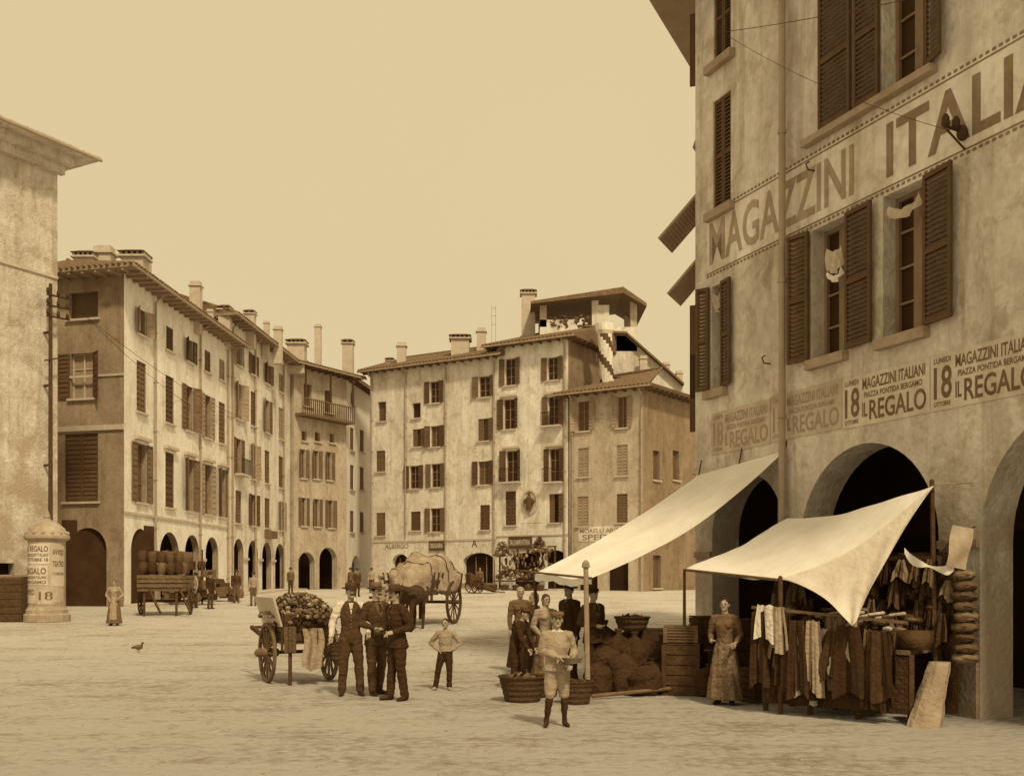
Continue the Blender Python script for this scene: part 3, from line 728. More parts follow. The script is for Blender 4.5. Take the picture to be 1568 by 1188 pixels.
s=math_('ADD',n1.outputs['Fac'],n2.outputs['Fac']); s=math_('MULTIPLY_ADD',n3.outputs['Fac'],.8,s); s=math_('MULTIPLY_ADD',n4.outputs['Fac'],.5,s)
s=math_('MULTIPLY_ADD',vo.outputs['Distance'],-.35,s)
s=math_('MULTIPLY_ADD',n5.outputs['Fac'],.5,s); s=math_('MULTIPLY_ADD',s,.65,-.16)
rp=N.new('ShaderNodeValToRGB');rp.color_ramp.elements[0].position=.76;rp.color_ramp.elements[1].position=.98
rp.color_ramp.elements[0].color=sep(.37);rp.color_ramp.elements[1].color=sep(.70);L.new(s,rp.inputs['Fac'])
L.new(rp.outputs['Color'],b.inputs['Base Color'])
hm=math_('MULTIPLY_ADD',vo.outputs['Distance'],-.7,n3.outputs['Fac']); hm=math_('MULTIPLY_ADD',n4.outputs['Fac'],.8,hm); hm=math_('MULTIPLY_ADD',n5.outputs['Fac'],.7,hm)
bp=N.new('ShaderNodeBump');bp.inputs['Strength'].default_value=1.0;bp.inputs['Distance'].default_value=.08;L.new(hm,bp.inputs['Height']);L.new(bp.outputs['Normal'],b.inputs['Normal'])
def ground():
    mb=MB(); xs=[-400,-120,-60,-40]+[i*2-30 for i in range(31)]+[40,60,120,400]; ys=[-60,-20,0,5,10,15,20,24,27,31,35,40,45,50,55,60,65,70,71.44,80,100,200,500]
    pts=[(x,y,gz(y)) for y in ys for x in xs]; n=len(xs)
    mb.add(pts,[(j*n+i,j*n+i+1,(j+1)*n+i+1,(j+1)*n+i) for j in range(len(ys)-1) for i in range(n-1)],groundm)
    mb.obj('ground')
ground()
def pavement(name,pts,w_,out):
    mb=MB()
    a,b=pts; a=Vector((*a,0));b=Vector((*b,0)); n=12
    for i in range(n):
        p=a.lerp(b,i/n);q=a.lerp(b,(i+1)/n-.002); o=Vector((*out,0)).normalized()*w_
        f=lambda v,dz: Vector((v.x,v.y,gz(v.y)+dz))
        mb.hexa([f(p,-.2),f(q,-.2),f(q+o,-.2),f(p+o,-.2),f(p,.11),f(q,.11),f(q+o,.11),f(p+o,.11)],stonel)
    mb.obj(name)
pavement('pavement',((ac.x+.02,47.9),(AY(76).x,76)),1.3,(1,-.06))
pavement('pavement',((ea.x,ea.y-.03),(EP(870).x,EP(870).y-.03)),1.5,(-.51,-.86))

# ================================================================ PROPS
def wheel(mb,c,r,ax,ns=12,mat=woodm,th=.05):
    c=Vector(c);ax=Vector(ax).normalized();up=Vector((0,0,1));x=ax.cross(up).normalized();up=x.cross(ax).normalized();n=28
    def ring(rr,o): return [c+ax*o+(x*math.cos(t)+up*math.sin(t))*rr for t in [2*math.pi*i/n for i in range(n)]]
    rs=[ring(r,-th/2),ring(r,th/2),ring(r*.88,th/2),ring(r*.88,-th/2),ring(r,-th/2)]
    mb.rings(rs,mat,False)
    mb.tube([c-ax*.14,c+ax*.14],[.075,.075],mat,10)
    for i in range(ns):
        t=2*math.pi*i/ns; d=x*math.cos(t)+up*math.sin(t); mb.beam(c+d*.05,c+d*r*.9,.035,.035,mat)
def heap(mb,c,rx,ry,h,n,sz,mats,leafy=True):
    for i in range(n):
        a=R.uniform(0,2*math.pi); q=math.sqrt(R.random()); z=h*(1-q*q)*R.uniform(.75,1.05)
        p=Vector(c)+Vector((rx*q*math.cos(a),ry*q*math.sin(a),z)); m=R.choice(mats)
        if leafy and R.random()<.75:
            for k in range(4):
                d=Vector((R.uniform(-1,1),R.uniform(-1,1),R.uniform(-.3,1))).normalized()*sz*R.uniform(.8,1.6); e=Vector((R.uniform(-1,1),R.uniform(-1,1),R.uniform(-1,1))).normalized()*sz*.6
                mb.face([p,p+d*.5+e,p+d,p+d*.5-e],m)
        else: mb.ell(p,sz*R.uniform(.7,1.2),sz*R.uniform(.7,1.2),sz*.8,m,7,5,.25)
def basket(mb,c,r,h,mat=None,fill=None,handle=False):
    mat=mat or wick; pr=[(r*.72,0)]
    k=max(5,int(h/.035))
    for i in range(k+1): pr.append((r*(.74+.26*i/k)+(.008 if i%2 else -.004),h*i/k))
    pr+=[(r*1.05,h*1.0),(r*1.05,h*1.06),(r*.9,h*1.06),(r*.88,h*.75),(.01,h*.72)]
    mb.lathe(c,pr,mat,22)
    if fill: heap(mb,Vector(c)+Vector((0,0,h*.7)),r*.85,r*.85,h*.45,int(60),r*.16,fill)
    if handle:
        c=Vector(c); mb.tube([c+Vector((r*math.cos(t),0,h+r*math.sin(t))) for t in [math.pi*i/8 for i in range(9)]],.012,mat,6)
def TR(px,py,d,rot=0,s=1):
    return Matrix.Translation(Vector(((px-CX)/F*d,d,gz(d))))@Matrix.Rotation(rot,4,'Z')@Matrix.Scale(s,4)

def handcart():
    T=TR(457,0,17.6,math.radians(28)); b=MB(T); w=MB(T); v=MB(T)
    b.box(-.40,.40,-.6,.6,.66,.72,woodm)
    for sx in (-.42,.38):
        for i in range(3): b.box(sx,sx+.04,-.6,.6,.74+i*.13,.85+i*.13,woodm if i%2 else wood)
        for y in (-.58,-.2,.2,.54): b.box(sx-.03,sx-.001,y,y+.05,.55,1.15,wood)
    for y in (-.64,.6):
        for i in range(3): b.box(-.42,.42,y,y+.04,.72+i*.15,.85+i*.15,wood if y<0 else woodm)
    b.hexa([(-.47,-.62,.95),(-.44,-.62,.95),(-.44,.5,.95),(-.47,.5,.95),(-.62,-.66,1.42),(-.58,-.66,1.42),(-.58,.52,1.42),(-.62,.52,1.42)],canvas2)
    b.beam((-.36,.6,.68),(-.36,1.7,.85),.06,.07,wood);b.beam((.36,.6,.68),(.36,1.7,.85),.06,.07,wood)
    b.beam((-.4,1.65,.85),(.4,1.65,.85),.05,.05,wood)
    b.beam((-.3,-.55,.68),(-.32,-.62,0),.05,.05,wood)
    w.tube([(-.56,.0,.5),(.56,.0,.5)],.03,iron,8)
    wheel(w,(-.53,.0,.5),.5,(1,0,0),12,woodm);wheel(w,(.53,.0,.5),.5,(1,0,0),12,woodm)
    heap(v,(0,0,1.10),.62,.76,.38,700,.045,[leafl,leafm,leafm,leafl,leafd,leafm])
    heap(v,(0,-.35,.98),.5,.42,.32,460,.045,[leafd,leafd,leafm,c_dark])
    v.patch(lambda s,t:Vector((-.15+s*.34+.03*math.sin(t*5),-.70-.05*math.sin(s*9)-.08*t,.92-t*.70*(1-.25*abs(s-.5)))),12,8,c_lt)
    v.patch(lambda s,t:Vector((-.44+s*.2,-.68-.04*math.sin(s*9),.95-t*.42)),8,5,c_mid)
    v.patch(lambda s,t:Vector((.1+s*.25,-.69-.04*math.sin(s*8+1),.9-t*.36)),8,5,sackd)
    basket(v,(.46,-.66,.38),.15,.28,wick,None,True)
    v.tube([(.46,-.66,.85),(.40,-.6,.92)],.01,iron,5)
    group('vegetable_handcart',{'bed':b,'wheels':w,'vegetables':v},T.translation)
handcart()
def wagon():
    T=TR(650,0,36,math.radians(-16)); b=MB(T);w=MB(T);l=MB(T)
    b.box(-.8,.8,-1.5,1.5,1.05,1.15,wood)
    for sx in (-.85,.8):
        b.box(sx,sx+.05,-1.5,1.5,1.4,1.5,wood)
        for i in range(8): b.beam((sx+.02,-1.4+i*.4,1.1),(sx*1.12,-1.4+i*.4,1.75),.05,.05,wood)
    b.beam((-.5,-1.5,1.0),(-.45,-3.6,.95),.08,.08,wood);b.beam((.5,-1.5,1.0),(.45,-3.6,.95),.08,.08,wood)
    w.tube([(-1.05,.2,.75),(1.05,.2,.75)],.05,iron,8)
    for sx in (-1.0,1.0): wheel(w,(sx,.2,.75),.75,(1,0,0),12,wood,.08)
    w.beam((-.7,1.4,.1),(-.7,1.4,1.05),.08,.08,wood)
    for i in range(12): w.box(-.9+i*.15,-.82+i*.15,-1.45,-1.4,.8,1.3,wood)
    n=40
    def surf(y,t,g=1.0):
        u=(y+1.8)/3.6; k=math.sin(math.pi*(u*16+.6)/17.2)**.5
        q=noise.noise(Vector((math.cos(t)*1.8,y*1.1,math.sin(t)*1.8)))+.5*noise.noise(Vector((math.cos(t)*4,y*3,math.sin(t)*4)))+.25*noise.noise(Vector((math.cos(t)*9,y*7,math.sin(t)*9)))
        x=1.08*k*math.copysign(abs(math.cos(t))**.8,math.cos(t)); z=1.2+(1.15*k if math.sin(t)>0 else .12)*abs(math.sin(t))**.9*(1 if math.sin(t)>0 else -1)
        return Vector((x*(1+.20*q)*g,y,z+.22*q+.01*(g>1)))
    l.rings([[surf(-1.8+i*3.6/30,2*math.pi*j/n) for j in range(n)] for i in range(31)],tarp)
    for y in (-1.1,-.2,.7): l.tube([surf(y,math.pi*i/24,1.01) for i in range(25)],.018,wood,5)
    group('covered_wagon',{'frame':b,'wheels':w,'load':l},T.translation,('load',))
wagon()
# figures ------------------------------------------------------------
def remesh_obj(mb,name,vox,extra=None,origin=Vector((0,0,0)),smooth_it=3,cloth=0):
    me=mb.mesh('tmp'); ob=bpy.data.objects.new('tmp',me); scene.collection.objects.link(ob)
    md=ob.modifiers.new('r','REMESH'); md.mode='VOXEL'; md.voxel_size=vox; md.adaptivity=0
    sm=ob.modifiers.new('s','SMOOTH'); sm.iterations=smooth_it; sm.factor=.5
    dg=bpy.context.evaluated_depsgraph_get(); dg.update(); ev=ob.evaluated_get(dg).to_mesh()
    vs=[v.co.copy() for v in ev.vertices]; nr=[v.normal.copy() for v in ev.vertices]; fs=[list(p.vertices) for p in ev.polygons]
    bvh=BVHTree.FromPolygons([v for v in mb.v],mb.f)
    out=MB(); out.mats=list(mb.mats); out.f=fs
    vskin=[False]*len(vs)
    for f in fs:
        c=sum((vs[i] for i in f),Vector())/len(f); r=bvh.find_nearest(c); k=mb.m[r[2]] if r[2] is not None else 0; out.m.append(k)
        if mb.mats[k] in (skin,hairm,leather,horsem):
            for i in f: vskin[i]=True
    if cloth:
        for i,v in enumerate(vs):
            if not vskin[i]:
                vs[i]=v+nr[i]*cloth*(noise.noise(Vector((v.x*6,v.y*6,v.z*20)))+.6*noise.noise(Vector((v.x*14,v.y*14,v.z*8+5))))
    out.v=vs
    bpy.data.objects.remove(ob)
    if extra:
        o=len(out.v); out.v+=extra.v
        mp_=[out.mi(m_) for m_ in extra.mats]
        for f,m_ in zip(extra.f,extra.m): out.f.append([o+i for i in f]); out.m.append(mp_[m_])
    return out.obj(name,None,origin,smooth=True)
def hand(mb,wr,d,side,s,curl=.5,mat=skin):
    d=Vector(d).normalized(); side=Vector(side); side=(side-d*side.dot(d)).normalized(); nrm=d.cross(side).normalized()
    mb.tube([wr,wr+d*.03*s,wr+d*.05*s],[.015*s,.021*s,.02*s],mat,8,True,.5)
    for k,(o,l) in enumerate(((.016,.042),(.006,.047),(-.005,.044),(-.015,.034))):
        b0=wr+d*.048*s+side*o*s; b1=b0+(d+nrm*curl*.4).normalized()*l*.5*s; b2=b1+(d*(1-curl*.5)+nrm*curl).normalized()*l*.3*s; b3=b2+(d*(1-curl)+nrm*curl*1.3).normalized()*l*.25*s
        mb.tube([b0,b1,b2,b3],[.0055*s,.0052*s,.0048*s,.004*s],mat,6)
    t0=wr+d*.018*s+side*.014*s; t1=t0+(d*.6+side*.8).normalized()*.024*s; t2=t1+(d+side*.2+nrm*curl*.5).normalized()*.022*s
    mb.tube([t0,t1,t2],[.008*s,.0065*s,.005*s],mat,6)
lips=M('lips',.14,.1,9)
def person(name,px,d,height,rot=0,J=None,top=c_dark,sleeve=None,legs=c_dk2,lower=None,shoes=leather,hat='fedora',hatm=None,vest=None,coat=0,skirt=None,apron=None,
           hs=1.0,lean=0,yaw=0,beard=False,bag=1.0,scarf=None,vox=.009,barefoot=False,hairc=None,female=False,z=None,tilt=0,extra_fn=None,dx=0,dy=0,sleevelen=1.0):
    s=height; sleeve=sleeve or top; lower=lower or legs; hairc=hairc or hairm; hatm=hatm or c_dk2
    T=Matrix.Translation(Vector(((px-CX)/F*d+dx,d+dy,gz(d) if z is None else z)))@Matrix.Rotation(math.radians(rot),4,'Z')@Matrix.Scale(s,4)
    b=MB(T); x=MB(T); J=J or {}
    ln=math.radians(lean); piv=Vector((0,0,.55))
    RL=Matrix.Rotation(ln,3,'X')
    U=lambda p: RL@(Vector(p)-piv)+piv
    def g(k,dflt): return Vector(J[k]) if k in J else Vector(dflt)
    sh={-1:U((-.098,0,.80)),1:U((.098,0,.80))}
    el={-1:g('le',U((-.125,.012,.635))),1:g('re',U((.125,.012,.635)))}
    wr={-1:g('lw',U((-.13,-.03,.49))),1:g('rw',U((.13,-.03,.49)))}
    hp={-1:Vector((-.045,0,.51)),1:Vector((.045,0,.51))}
    kn={-1:g('lk',(-.055,-.012,.285)),1:g('rk',(.055,-.012,.285))}
    an={-1:g('la',(-.06,.01,.045)),1:g('ra',(.06,.01,.045))}
    B=bag; w1=.90 if female else 1
    tm=vest or top
    b.loft([(0,.0,.47,.07,.055),(0,0,.50,.086*B,.064*B),(0,0,.545,.088*B,.066*B)],legs if not skirt else skirt,14)
    b.loft([(0,0,.54,.086*B,.064*B),(0,0,.58,.082*B,.061*B),(0,0,.63,.078*B*w1,.059*B),(0,-.004,.69,.087*B*w1,.064*B),(0,-.006,.75,.098*w1,.067),(0,0,.79,.098*w1,.06),(0,0,.82,.078,.048),(0,0,.838,.045,.036)],tm,16,T=U)
    if coat:
        b.loft([(0,0,.57,.084*B,.066*B),(0,0,.52,.096*B,.076*B),(0,0,.57-coat,.105*B,.082*B),(0,0,.565-coat,.09*B,.07*B)],top,16,.03,5)
    if female: b.ell(U((-.04,-.055,.735)),.035,.03,.035,tm);b.ell(U((.04,-.055,.735)),.035,.03,.035,tm)
    b.tube([U((0,.004,.80)),U((0,.002,.85)),U((0,-.004,.885))],[.034,.029,.028],skin,10)
    for k in (-1,1):
        b.tube([sh[k]+Vector((-k*.03,0,.004)),sh[k],sh[k].lerp(el[k],.5),el[k]],[.034*B,.038*B,.036*B,.030*B],sleeve,10)
        f=el[k].lerp(wr[k],sleevelen*.95)
        b.tube([el[k],el[k].lerp(f,.5),f],[.030*B,.027*B,.021*B],sleeve,10)
        b.tube([el[k].lerp(wr[k],min(.6,sleevelen*.6)),wr[k]],[.019,.015],skin,8)
        dr=(wr[k]-el[k]).normalized()
        hand(x,wr[k],g('ld' if k<0 else 'rd',dr),Vector((0,-1,0)) if abs(dr.y)<.8 else Vector((-k,0,0)),1.0,.5)
        if not skirt:
            b.tube([hp[k]+Vector((0,0,.02)),hp[k].lerp(kn[k],.5),kn[k]],[.054*B,.050*B,.040*B],legs,12)
            b.tube([kn[k],kn[k].lerp(an[k],.35),kn[k].lerp(an[k],.8),an[k]+Vector((0,0,.008))],([.039*B,.037*B,.034*B,.035*B] if lower is legs else [.034,.033,.024,.021]),lower,12)
        else: b.tube([kn[k],an[k]],[.032,.022],lower,8)
        a=an[k]; fx=k*.02
        sm=skin if barefoot else shoes
        b.tube([a+Vector((0,.018,-.022)),a+Vector((fx*.4,-.03,-.022)),a+Vector((fx,-.085,-.028))],[.022,.023,.017],sm,10)
        b.tube([a+Vector((0,0,.02)),a+Vector((0,0,-.02))],[.024,.025],sm,10)
    if skirt:
        b.loft([(0,0,.60,.074,.058),(0,0,.55,.092,.074),(0,0,.40,.118,.10),(0,0,.2,.145,.13),(0,0,.055,.165,.15),(0,0,.05,.14,.13)],skirt,36,.06,9)
        if apron: b.loft([(0,-.035,.60,.055,.045),(0,-.04,.5,.075,.06),(0,-.045,.3,.09,.085),(0,-.055,.14,.10,.095),(0,-.05,.135,.08,.08)],apron,30,.05,8)
    hc=U((0,-.006,.85+.072*hs))
    RH=Matrix.Rotation(math.radians(yaw),3,'Z')@Matrix.Rotation(math.radians(tilt),3,'X')@RL
    h=lambda x_,y_,z_: hc+RH@(Vector((x_,y_,z_))*hs)
    def E(c,rx,ry,rz,m_,n=12,mm=8):
        b.ell(h(*c),rx*hs,ry*hs,rz*hs,m_,n,mm,rot=RH)
    E((0,.006,.012),.043,.05,.050,hatm if hat=='kerchief' else hairc)
    E((0,-.006,.0),.040,.046,.052,skin)
    E((0,-.014,-.032),.030,.034,.032,skin)
    E((0,-.047,-.046),.015,.012,.012,skin)
    b.tube([h(0,-.049,.012),h(0,-.060,-.010),h(0,-.056,-.016)],[.005*hs,.008*hs,.007*hs],skin,6)
    for k in (-1,1):
        E((k*.042,.004,-.006),.006,.011,.016,skin,8,6)
        x.ell(h(k*.016,-.0475,.003),.006*hs,.004*hs,.0032*hs,eyem,8,5)
        x.beam(h(k*.008,-.052,.013),h(k*.025,-.047,.014),.005*hs,.003*hs,hairc)
    x.beam(h(-.012,-.052,-.030),h(.012,-.052,-.030),.003*hs,.003*hs,lips)
    if beard:
        x.tube([h(-.022,-.047,-.026),h(0,-.056,-.022),h(.022,-.047,-.026)],[.004,.007,.004],hairc,6)
    if female and hat!='kerchief':
        E((0,.03,.012),.046,.04,.048,hairc); E((0,.06,.018),.024,.022,.024,hairc)
    hz=.030
    if hat=='fedora' or hat=='straw':
        prof=[(.040,hz-.004),(.080,hz-.006),(.084,hz+.002),(.052,hz+.004),(.050,hz+.03),(.044,hz+.054),(.03,hz+.057),(.012,hz+.046),(.002,hz+.044)]
        n=20
        x.rings([[h(r_*math.cos(2*math.pi*j/n)*.95,r_*1.1*math.sin(2*math.pi*j/n)+.004,z_+(.014*abs(math.cos(2*math.pi*j/n))-.006 if r_>.075 else 0)) for j in range(n)] for r_,z_ in prof],hatm)
        x.rings([[h(r_*math.cos(2*math.pi*j/n)*.95,r_*1.1*math.sin(2*math.pi*j/n)+.004,z_) for j in range(n)] for r_,z_ in ((.0535,hz+.004),(.0525,hz+.018))],leather,False)
    elif hat=='cap':
        n=16
        x.rings([[h(r_*math.cos(2*math.pi*j/n),r_*1.1*math.sin(2*math.pi*j/n)+.002,z_) for j in range(n)] for r_,z_ in ((.046,hz-.01),(.056,hz+.012),(.048,hz+.03),(.01,hz+.036))],hatm)
        x.add([h(-.03,-.045,hz-.004),h(.03,-.045,hz-.004),h(.02,-.072,hz-.008),h(-.02,-.072,hz-.008),h(-.03,-.045,hz+.001),h(.03,-.045,hz+.001),h(.02,-.072,hz-.003),h(-.02,-.072,hz-.003)],[(0,1,2,3),(4,5,6,7),(2,3,7,6),(0,3,7,4),(1,2,6,5)],hatm)
    elif hat=='kerchief':
        E((0,.012,.016),.049,.053,.052,hatm); E((0,.04,-.03),.034,.022,.045,hatm)
    if scarf: b.tube([U((-.035,-.02,.835)),U((0,-.045,.825)),U((.035,-.02,.835))],[.014,.018,.014],scarf,8)
    if vest and not coat:
        for k in (-1,1): b.tube([U((k*.06,-.045,.80)),U((k*.03,-.066,.70))],[.012,.012],vest,6)
        x.face([U((-.02,-.052,.825)),U((.02,-.052,.825)),U((0,-.080,.72))],c_wh)
        for i in range(4): x.ell(U((0,-.070*B,.70-i*.03)),.004,.003,.004,c_lt,6,4)
    if coat and not scarf:
        F_=lambda x_,z_,o=0: U((x_,-(.066+.010*B+o)+.35*abs(x_)+(max(0,z_-.76)*.35),z_))
        x.face([F_(-.022,.825),F_(.022,.825),F_(0,.72)],c_wh)
        x.face([F_(-.006,.82,.003),F_(.006,.82,.003),F_(.003,.73,.003),F_(-.003,.73,.003)],c_dark)
        for k in (-1,1): x.face([F_(k*.018,.83,.004),F_(k*.042,.815,.002),F_(k*.040,.775,.004),F_(k*.004,.69,.006)],c_mid if top is c_dk2 else c_dk2)
        x.tube([F_(0,.70),F_(.004,.6,.004),F_(.01,.50,.012)],.003,leather,5)
    if extra_fn: extra_fn(b,x,U)
    return remesh_obj(b,name,vox,x,T.translation.copy(),3,.006*s)
C_=dict
person('man_in_waistcoat',537,15.4,1.66,rot=12,J=C_(le=(-.16,-.01,.65),lw=(-.175,-.10,.53),re=(.16,.02,.66),rw=(.15,-.11,.56),la=(-.075,.02,.045),lk=(-.065,-.01,.285),ra=(.085,-.01,.045),rk=(.07,-.02,.285)),
       top=c_wh,sleeve=c_wh,vest=c_dk2,legs=c_dk2,hat='fedora',hatm=c_dk2,beard=True,bag=1.08,yaw=15)
person('man_in_dark_suit',576,15.5,1.66,rot=40,J=C_(le=(-.14,.03,.64),lw=(-.09,-.11,.60),re=(.14,.03,.64),rw=(.08,-.12,.55),ra=(.06,.05,.045),rk=(.06,.0,.285),la=(-.055,-.03,.045)),
       top=c_dk2,legs=c_dk2,coat=.12,hat='fedora',hatm=c_mid,bag=1.1,beard=True,yaw=10)
person('man_in_dark_jacket',608,14.8,1.63,rot=-48,J=C_(le=(-.13,.03,.64),lw=(-.06,-.12,.62),re=(.15,.04,.64),rw=(.09,-.1,.60),ra=(.07,.03,.045),rk=(.065,-.01,.285),la=(-.06,-.03,.045)),
       top=c_dark,legs=c_dark,coat=.11,hat='fedora',hatm=c_dk2,bag=1.1,beard=True,lean=3)
person('boy_hands_on_hips',682,16.2,1.10,rot=-5,J=C_(le=(-.215,.03,.66),lw=(-.105,-.01,.565),re=(.215,.03,.66),rw=(.105,-.01,.565),la=(-.14,.0,.045),lk=(-.10,-.015,.285),ra=(.055,.0,.045),rk=(.06,-.015,.285),ld=(.6,-.5,-.3),rd=(-.6,-.5,-.3)),
       top=c_lt,legs=c_dark,lower=c_dark,hat=None,hs=1.22,bag=1.12,barefoot=True,vox=.008,yaw=-10)
def bask(b,x,U):
    m_=MB(x.T); basket(m_,(.11,-.145,.565),.095,.05,wickl,[leafl,c_wh,leafl])
    o=len(x.v); x.v+=m_.v; mm=[x.mi(q) for q in m_.mats]
    for f,k in zip(m_.f,m_.m): x.f.append([o+i for i in f]); x.m.append(mm[k])
person('boy_with_basket',853,12.15,1.33,rot=6,J=C_(le=(-.135,.02,.66),lw=(-.02,-.12,.62),re=(.155,.03,.66),rw=(.10,-.15,.565),la=(-.095,.0,.045),lk=(-.065,-.02,.285),ra=(.07,.02,.045),rk=(.06,-.015,.285)),
       top=c_lt,legs=c_lt,lower=c_dark,hat='cap',hatm=c_mid,hs=1.15,bag=1.22,coat=.08,scarf=c_wh,vox=.008,extra_fn=bask)
person('woman_with_apron',175,35.0,1.55,rot=10,J=C_(le=(-.17,.03,.66),lw=(-.10,-.06,.58),re=(.17,.03,.66),rw=(.10,-.06,.58)),top=c_lt,skirt=c_mid,apron=c_lt,hat=None,female=True,vox=.014)
person('market_woman',1110,14.3,1.48,rot=-25,J=C_(le=(-.14,.03,.64),lw=(-.10,-.11,.60),re=(.14,.03,.64),rw=(.13,-.13,.58)),top=c_mid,skirt=c_print,hat=None,female=True,bag=1.05)
person('woman_shopper',836,16.6,1.50,rot=25,J=C_(le=(-.14,.03,.64),lw=(-.12,-.12,.56)),top=c_lt,skirt=c_mid,apron=c_lt,hat='kerchief',hatm=c_dk2,female=True)
person('stooping_boy',790,16.3,1.30,rot=60,J=C_(lw=(-.10,-.22,.50),le=(-.12,-.14,.62),rw=(.10,-.2,.5),re=(.12,-.12,.62)),top=c_dark,legs=c_dark,hat='cap',hatm=c_dk2,lean=18,bag=1.1,hs=1.1)
person('woman_in_kerchief',797,19.5,1.6,rot=10,top=c_mid,skirt=c_dark,hat='kerchief',hatm=c_lt,female=True,vox=.012)
person('man_under_awning',872,17.0,1.66,rot=-50,top=c_dark,legs=c_dark,coat=.12,hat='fedora',hatm=c_dark,bag=1.1,vox=.012)
person('man_under_awning',908,16.4,1.60,rot=35,top=c_dk2,legs=c_dark,coat=.12,hat='cap',hatm=c_dark,bag=1.1,vox=.012,J=C_(le=(-.14,.03,.64),lw=(-.06,-.12,.62)))
person('woman_shopper',818,18.2,1.52,rot=-70,top=c_dk2,skirt=c_dark,hat='kerchief',hatm=c_mid,female=True,vox=.012)
person('wagon_driver',583,32.5,1.75,rot=-10,top=c_lt,legs=c_mid,hat='straw',hatm=c_lt,vox=.016)
person('townsman',547,60,1.65,rot=30,top=c_dk2,legs=c_dark,vox=.02,coat=.1)
person('townsman',537,63,1.65,rot=-30,top=c_mid,legs=c_dk2,vox=.02)
person('townsman',569,66,1.6,rot=0,top=c_lt,legs=c_dk2,vox=.02)
person('townsman',388,49,1.6,rot=0,top=c_lt,legs=c_mid,vox=.02)
person('townsman',362,52,1.65,rot=0,top=c_dk2,legs=c_mid,vox=.02)
person('townsman',322,46,1.65,rot=60,top=c_dark,legs=c_dk2,vox=.02,coat=.1)
person('townsman',300,47,1.6,rot=-60,top=c_lt,legs=c_dk2,vox=.02)
person('townsman',445,64,1.65,rot=0,top=c_mid,legs=c_dk2,vox=.02)
person('townswoman',735,70,1.6,rot=0,top=c_mid,skirt=c_dark,female=True,vox=.02,hat=None)

def horse():
    T=TR(630,0,32.6,math.radians(-8)); b=MB(T)
    b.tube([(0,1.0,1.12),(0,.7,1.14),(0,.2,1.06),(0,-.3,1.09),(0,-.65,1.13)],[.22,.30,.31,.29,.22],horsem,14)
    b.tube([(0,-.6,1.18),(-.02,-.95,1.26),(-.06,-1.2,1.30)],[.21,.15,.11],horsem,12)
    b.tube([(-.06,-1.18,1.32),(-.10,-1.30,1.08),(-.12,-1.38,.84)],[.11,.095,.065],horsem,10)
    for k in (-1,1):
        b.tube([(k*.06-.06,-1.15,1.40),(k*.08-.06,-1.15,1.52)],[.03,.012],horsem,6)
        b.tube([(k*.15,-.6,1.05),(k*.15,-.6,.72),(k*.14,-.6,.5),(k*.14,-.6,.1)],[.13,.08,.06,.045],horsem,8)
        b.tube([(k*.14,-.6,.1),(k*.14,-.64,.03)],[.05,.06],horsem,8)
        b.tube([(k*.15,.95,1.05),(k*.15,.8,.80),(k*.14,1.05,.52),(k*.14,.98,.1)],[.19,.12,.07,.045],horsem,8)
        b.tube([(k*.14,.98,.1),(k*.14,.93,.03)],[.05,.06],horsem,8)
    b.tube([(0,1.2,1.2),(0,1.36,1.0),(0,1.36,.6)],[.05,.07,.03],horsem,8)
    x=MB(T); x.lathe((0,-.62,1.14),[(.3,-.05),(.33,0),(.3,.05)],leather,16)
    remesh_obj(b,'horse',.02,x,T.translation.copy(),6)
horse()
def column():
    T=TR(72,0,37.2); b=MB(T)
    b.lathe((0,0,0),[(.78,0),(.78,.25),(.70,.3),(.70,.42),(.64,.5),(.62,.55),(.62,2.85),(.70,2.9),(.76,2.95),(.76,3.05),(.68,3.1),(.6,3.3),(.38,3.5),(.16,3.6),(.1,3.65),(.12,3.72),(.08,3.85),(.02,4.0)],colst,28)
    for i in range(14):
        t=2*math.pi*i/14; b.ell((.68*math.cos(t),.68*math.sin(t),3.14),.07,.07,.07,colst,6,5)
    p=MB(T)
    def sheet(a0,a1,z0,z1,m_,txts,r=.63):
        p.patch(lambda s,t:Vector((r*math.sin(a0+s*(a1-a0)),-r*math.cos(a0+s*(a1-a0)),z0+t*(z1-z0))),12,1,m_)
        for (tt,y0,y1) in txts:
            put_text(p,tt,lambda s,t:Vector(((r+.007)*math.sin(a0+.08+s*(a1-a0-.16)),-(r+.007)*math.cos(a0+.08+s*(a1-a0-.16)),z0+y0+t*(y1-y0))),ink)
    sheet(-1.3,1.4,.7,2.8,paperold,[],.624)
    sheet(-1.0,.55,2.05,2.75,paper,[('IL REGALO',.42,.62),('MAGAZZINI ITALIANI',.25,.36),('OTTOBRE 18',.08,.2)])
    sheet(-1.1,.45,1.3,1.98,paper,[('REGALO',.38,.6),('MAGAZZINI ITALIANI',.22,.32),('BERGAMO',.05,.16)])
    sheet(.62,1.5,1.25,2.7,canvas2,[('AVVISO',1.1,1.3),('TEATRO',.7,.9),('COMUNE',.4,.5)])
    sheet(-1.2,-.2,.65,1.24,canvas2,[('AVVISO',.3,.5)]); sheet(-.1,.8,.62,1.2,paperold,[('18',.15,.45)])
    group('poster_column',{'column':b,'posters':p},T.translation,())
column()
mb=MB(); o=P(30,0,37.0)
mb.box(o.x-.9,o.x+.15,36.8,37.8,gz(37)-.02,gz(37)+1.6,woodm)
for i in range(6): mb.box(o.x-.93,o.x+.18,36.76,36.8,gz(37)+.04+i*.26,gz(37)+.24+i*.26,wood)
mb.obj('wooden_shed',origin=(o.x,37,0))
